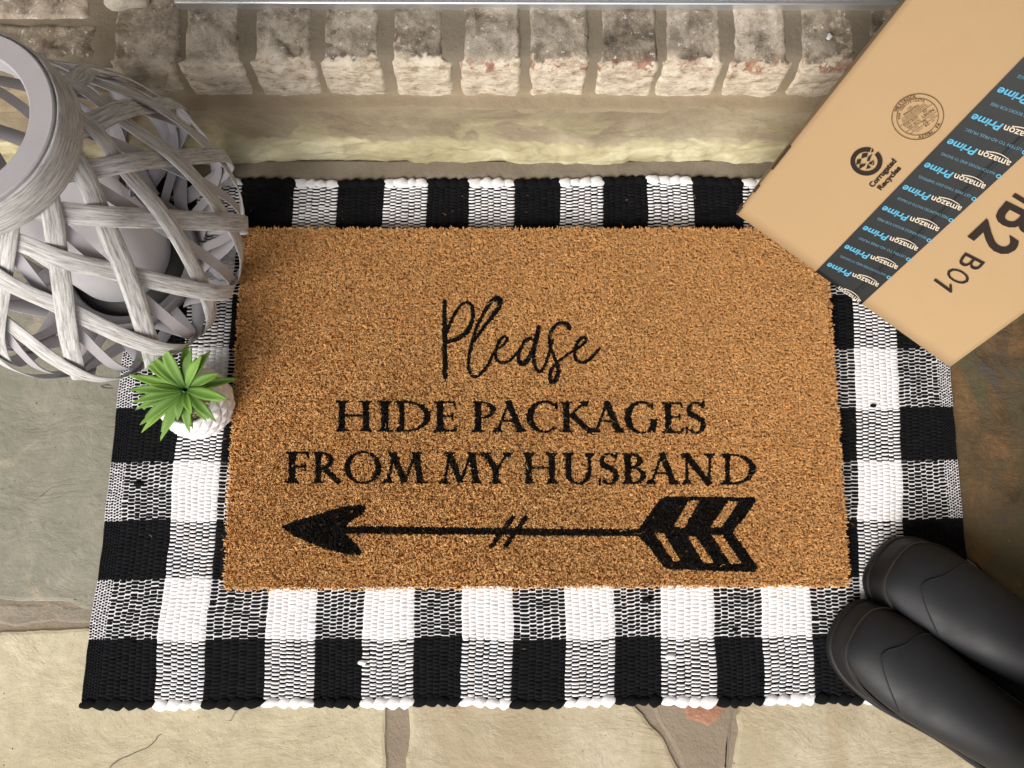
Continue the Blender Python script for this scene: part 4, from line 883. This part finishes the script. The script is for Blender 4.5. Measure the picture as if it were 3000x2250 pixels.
tips = [((130,700),.100,.0058,1),((130,915),.094,.0058,1),((180,1085),.088,.0062,1),((215,1190),.082,.0052,1),((285,1400),.080,.0068,1),((305,1505),.074,.0055,0),((570,1620),.078,.0066,1),((575,1495),.072,.005,0),((805,1340),.092,.0058,1),((975,1510),.080,.0062,1),((1020,1450),.074,.005,0),((1005,1240),.108,.0055,0),((1340,1350),.088,.0066,1),((1210,1350),.074,.005,0),((1520,1050),.118,.0072,1),((1650,757),.092,.006,0),((1405,680),.108,.0062,1),((1150,425),.122,.0062,1),((1265,365),.112,.0062,0),((1005,320),.118,.0058,1),((945,200),.104,.0054,0),((600,280),.130,.0074,1),((660,330),.110,.0056,0),((370,375),.112,.0064,1),((285,450),.102,.006,0),((420,850),.125,.0042,0),((1300,880),.094,.005,0)]
for k_, (tp, tz, hw, dbl) in enumerate(tips):
    T1 = at(350+tp[0]/4.74, 950+tp[1]/4.74, tz); T1[2] = tz; d_ = T1-pc0; dh = d_[:2]/np.linalg.norm(d_[:2]); L = np.linalg.norm(d_[:2])
    B1 = pc0+np.array([dh[0]*.003, dh[1]*.003, (tz-.094)*.15]); n_ = 14; t_ = np.linspace(0, 1, n_)
    mid = B1+(T1-B1)*.5+np.array([0,0,.010]); C_ = ((1-t_)**2)[:,None]*B1+(2*t_*(1-t_))[:,None]*mid+(t_**2)[:,None]*T1
    sd1 = np.array([-dh[1], dh[0], 0]); wv = hw*.95*np.interp(t_, [0,.12,.35,.55,.75,.9,1], [.42,.62,.97,1.0,.72,.32,.02])
    fold = .42; V = []
    for q_ in range(n_):
        for s_ in (-1,-.5,0,.5,1): V.append(C_[q_]+sd1*s_*wv[q_]+np.array([0,0,(abs(s_)**1.3)*wv[q_]*fold]))
    V = np.array(V).reshape(n_, 5, 3)
    if dbl:      # a second shorter point beside the tip
        sg = 1 if k_ % 2 else -1; ci = 4 if sg > 0 else 0
        tooth = C_[-1]+(B1-T1)*.17+sd1*sg*hw*.75
        V[9,ci] += (tooth-V[9,ci])*.25; V[10,ci] = V[10,ci]+(tooth-V[10,ci])*.95; V[11,ci] = C_[11]+sd1*sg*wv[11]*.5
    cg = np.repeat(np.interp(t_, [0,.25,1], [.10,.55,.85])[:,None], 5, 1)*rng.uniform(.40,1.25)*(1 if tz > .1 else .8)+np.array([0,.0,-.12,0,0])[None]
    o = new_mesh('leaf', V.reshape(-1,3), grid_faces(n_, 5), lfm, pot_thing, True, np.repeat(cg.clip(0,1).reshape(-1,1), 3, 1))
    md = o.modifiers.new('thick', 'SOLIDIFY'); md.thickness = .0009; md.offset = 0
stemp = tube([tuple(pcn+np.array([0,0,.048])), tuple((pcn+pc0)/2+np.array([0,0,.03])), tuple(pc0+np.array([0,0,.004]))], [.005,.0042,.003], 8); stemp.build('stem', plain('stem_green', (.16,.27,.05), .5), pot_thing, True)

# ================================================================== RUBBER BOOTS
rb = M('black_rubber', .5, .36); rb.color((.0100,.0110,.0132)); rb.rough(rb.ramp(rb.noise(25, 6, .65), (.3, .50), (.7, .66))); rb.bump(rb.noise(9, 4, .5), .003, .25); rb.bump(rb.noise(700, 2, .5), .00015, .4); RUB = rb.m
rs_ = M('sole_rubber', .62, .35); rs_.color((.009,.009,.0095)); rs_.bump(rs_.noise(400, 3, .6), .0003, .6); SOLE = rs_.m
lnm = plain('seam_dust', (.045,.04,.034), .8)
SEC = [((.001,.036),(.000,.022),.020),((.005,.049),(.002,.018),.058),((.015,.059),(.010,.018),.080),((.034,.068),(.030,.018),.096),((.062,.0735),(.060,.018),.106),((.094,.079),(.098,.018),.106),((.124,.089),(.135,.018),.098),((.150,.106),(.172,.018),.090),((.166,.128),(.215,.018),.084),((.172,.148),(.258,.020),.082),((.171,.168),(.280,.045),.085),((.167,.190),(.285,.085),.091),((.161,.215),(.285,.130),.094),((.154,.250),(.287,.190),.098),((.147,.295),(.291,.265),.101),((.144,.345),(.295,.340),.103),((.143,.385),(.297,.385),.104)]
def boot(tip, ang, side, label):
    base = empty('rubber_boot', (tip[0], tip[1], .0065)); tag(base, label, 'boot', 'pair of black rubber boots')
    f_ = np.array([math.cos(ang), math.sin(ang), 0]); l_ = np.array([-f_[1], f_[0], 0])*side; O = np.array([tip[0], tip[1], .0065])
    K_ = 40; th = np.arange(K_)*2*np.pi/K_; rings = []
    for (fs, fz), (ks, kz), w_ in SEC:
        F_ = np.array([fs, fz]); B_ = np.array([ks, kz]); c_ = (F_+B_)/2; h_ = (F_-B_)/2
        p_ = np.interp(ks if kz < .03 else .4, [0,.05,.2,.26,.4], [.55,.55,.6,.8,1.0])
        cs, sn = np.cos(th), np.sin(th); yy = np.sign(sn)*np.abs(sn)**np.where(sn < 0, p_, 1.0); xx = np.sign(cs)*np.abs(cs)**np.where(sn < 0, .7*p_+.3, .92)
        sk_ = np.interp(fs, [0,.05,.12,.2], [.006,.004,0,0])       # toe turns slightly inward
        pts_ = O+f_*(c_[0]+h_[0]*yy)[:,None]+l_*(xx*w_*.475+sk_)[:,None]+np.array([0,0,1.])*(c_[1]+h_[1]*yy)[:,None]; rings.append(pts_)
    R_ = np.array(rings); nR = len(R_); V = np.vstack([R_.reshape(-1,3), R_[0].mean(0)[None], ])
    Q = []
    for i in range(nR-1):
        for j in range(K_): Q.append((i*K_+j, i*K_+(j+1)%K_, (i+1)*K_+(j+1)%K_, (i+1)*K_+j))
    T = [((j+1)%K_, j, nR*K_) for j in range(K_)]
    if side < 0: Q = [q_[::-1] for q_ in Q]; T = [q_[::-1] for q_ in T]
    o = new_mesh('upper', V, [np.array(Q), np.array(T)], RUB, base, True)
    sb = o.modifiers.new('sub', 'SUBSURF'); sb.levels = 1; sb.render_levels = 2
    md = o.modifiers.new('thick', 'SOLIDIFY'); md.thickness = .003; md.offset = -1
    # sole outline
    so_ = [(0,0),(.004,.026),(.016,.041),(.036,.050),(.062,.0525),(.095,.0495),(.13,.043),(.17,.038),(.22,.037),(.255,.035),(.275,.026),(.285,0)]
    up_ = spline(np.array(so_), 6); out = np.vstack([up_, np.array([(a_, -b_) for a_, b_ in up_[::-1][1:-1]])]); n_ = len(out); cen = np.array([.14, 0])
    def lay(off, z_): 
        d_ = out-cen; nrm_ = np.roll(out,-1,0)-np.roll(out,1,0); nrm_ = np.stack([nrm_[:,1], -nrm_[:,0]], 1); nrm_ /= np.linalg.norm(nrm_, axis=1)[:,None]+1e-9
        sgn_ = np.sign((nrm_*d_).sum(1)); off = off(out[:,0])[:,None] if callable(off) else off; q_ = out+nrm_*sgn_[:,None]*off; q_ = q_*np.array([1,.95]); sk_ = np.interp(out[:,0], [0,.05,.12,.2], [.006,.004,0,0])
        zz2 = np.asarray(z_(out[:,0]) if callable(z_) else np.full(n_, z_)); return O+np.outer(q_[:,0], f_)+np.outer(q_[:,1]+sk_, l_)+np.outer(zz2, [0,0,1.])
    def band(layers, name, mat, cap=True):
        L_ = [lay(*q_) for q_ in layers]; V = np.vstack(L_+[L_[-1].mean(0)[None]]); Q = []
        for i in range(len(L_)-1):
            for j in range(n_): Q.append((i*n_+j, i*n_+(j+1)%n_, (i+1)*n_+(j+1)%n_, (i+1)*n_+j))
        T = [((len(L_)-1)*n_+j, (len(L_)-1)*n_+(j+1)%n_, len(L_)*n_) for j in range(n_)]
        return new_mesh(name, V, [np.array(Q), np.array(T)] if cap else [np.array(Q)], mat, base, True)
    band([(.0055,.0),(.0065,.003),(.0065,.012),(.0052,.0145),(.003,.015)], 'outsole', SOLE)
    tz = lambda s_: np.interp(s_, [0,.02,.05,.09,.16,.29], [.047,.045,.039,.031,.026,.026]); to = lambda s_: np.interp(s_, [0,.02,.05,.09,.16,.25,.29], [-.0030,-.0010,.0022,.0046,.0048,.0055,.004])
    band([(.0035,.0148),(.0040,.018),(lambda s_: .0034+(to(s_)-.0034)*.55,lambda s_: .018+(tz(s_)-.018)*.6),(lambda s_: to(s_)+.001,lambda s_: tz(s_)-.0012),(lambda s_: to(s_)-.002,tz)], 'foxing_band', SOLE, False)
    # fine raised rim line round the foxing and the curved toe seam
    P_ = lay(lambda s_: to(s_)+.0007, tz); tube(P_, .0004, 5, closed=True).build('rim_line', lnm, base, True)
    def surf(s_, lat):     # point on the top of the foot
        Fs = np.array([q_[0][0] for q_ in SEC[:9]]); Fz = np.array([q_[0][1] for q_ in SEC[:9]]); Wd = np.array([q_[2] for q_ in SEC[:9]])
        ww = np.interp(s_, Fs, Wd)*.475; zt = np.interp(s_, Fs, Fz); zc = (zt+.018)/2; return O+f_*s_+l_*(lat*ww+np.interp(s_, [0,.05,.12,.2], [.006,.004,0,0]))+np.array([0,0,zc+(zt-zc)*math.sqrt(max(0, 1-abs(lat)**2.1))+.0003])
    la = np.linspace(-.96, .96, 30); sm = [.066-.028*(1-abs(q_)**1.6)+.006*math.sin(q_*5*side)+.02*abs(q_)**3 for q_ in la]
    tube([surf(s_, q_) for s_, q_ in zip(sm, la)], .0009, 6).build('toe_seam', RUB, base, True)
    return base
bt1 = at(2460, 1838, .02); bt2 = at(2586, 1626, .02)
boot(bt1, math.radians(-36), 1, 'black rubber boot nearer the bottom edge, its toe on the rug corner')
boot(bt2, math.radians(-38), -1, 'black rubber boot farther up, its toe just right of the doormat corner')
# small white crumb on the brick tread
cr = at(2431, 106, .1215); mb = MB(); _k = 7; _r = np.array([.0042,.0034,.0046,.0030,.0044,.0036,.0031]); _t = np.arange(_k)*2*np.pi/_k; _i = np.arange(_k); _j = (_i+1)%_k
mb.add(np.vstack([np.c_[cr[0]+_r*np.cos(_t), cr[1]+_r*np.sin(_t)*1.15, np.full(_k,.119)], np.c_[cr[0]+_r*.8*np.cos(_t), cr[1]+_r*.95*np.sin(_t), np.full(_k,.1222)], [[cr[0]+.0005, cr[1], .1232]]]), np.stack([_i,_j,_k+_j,_k+_i],1), np.stack([_k+_i,_k+_j,np.full(_k,2*_k)],1)); o = mb.build('paint_chip', plain('chip_white', (.6,.6,.6), .8)); tag(o, 'tiny white paint chip lying on the brick tread near the box', 'paint chip')
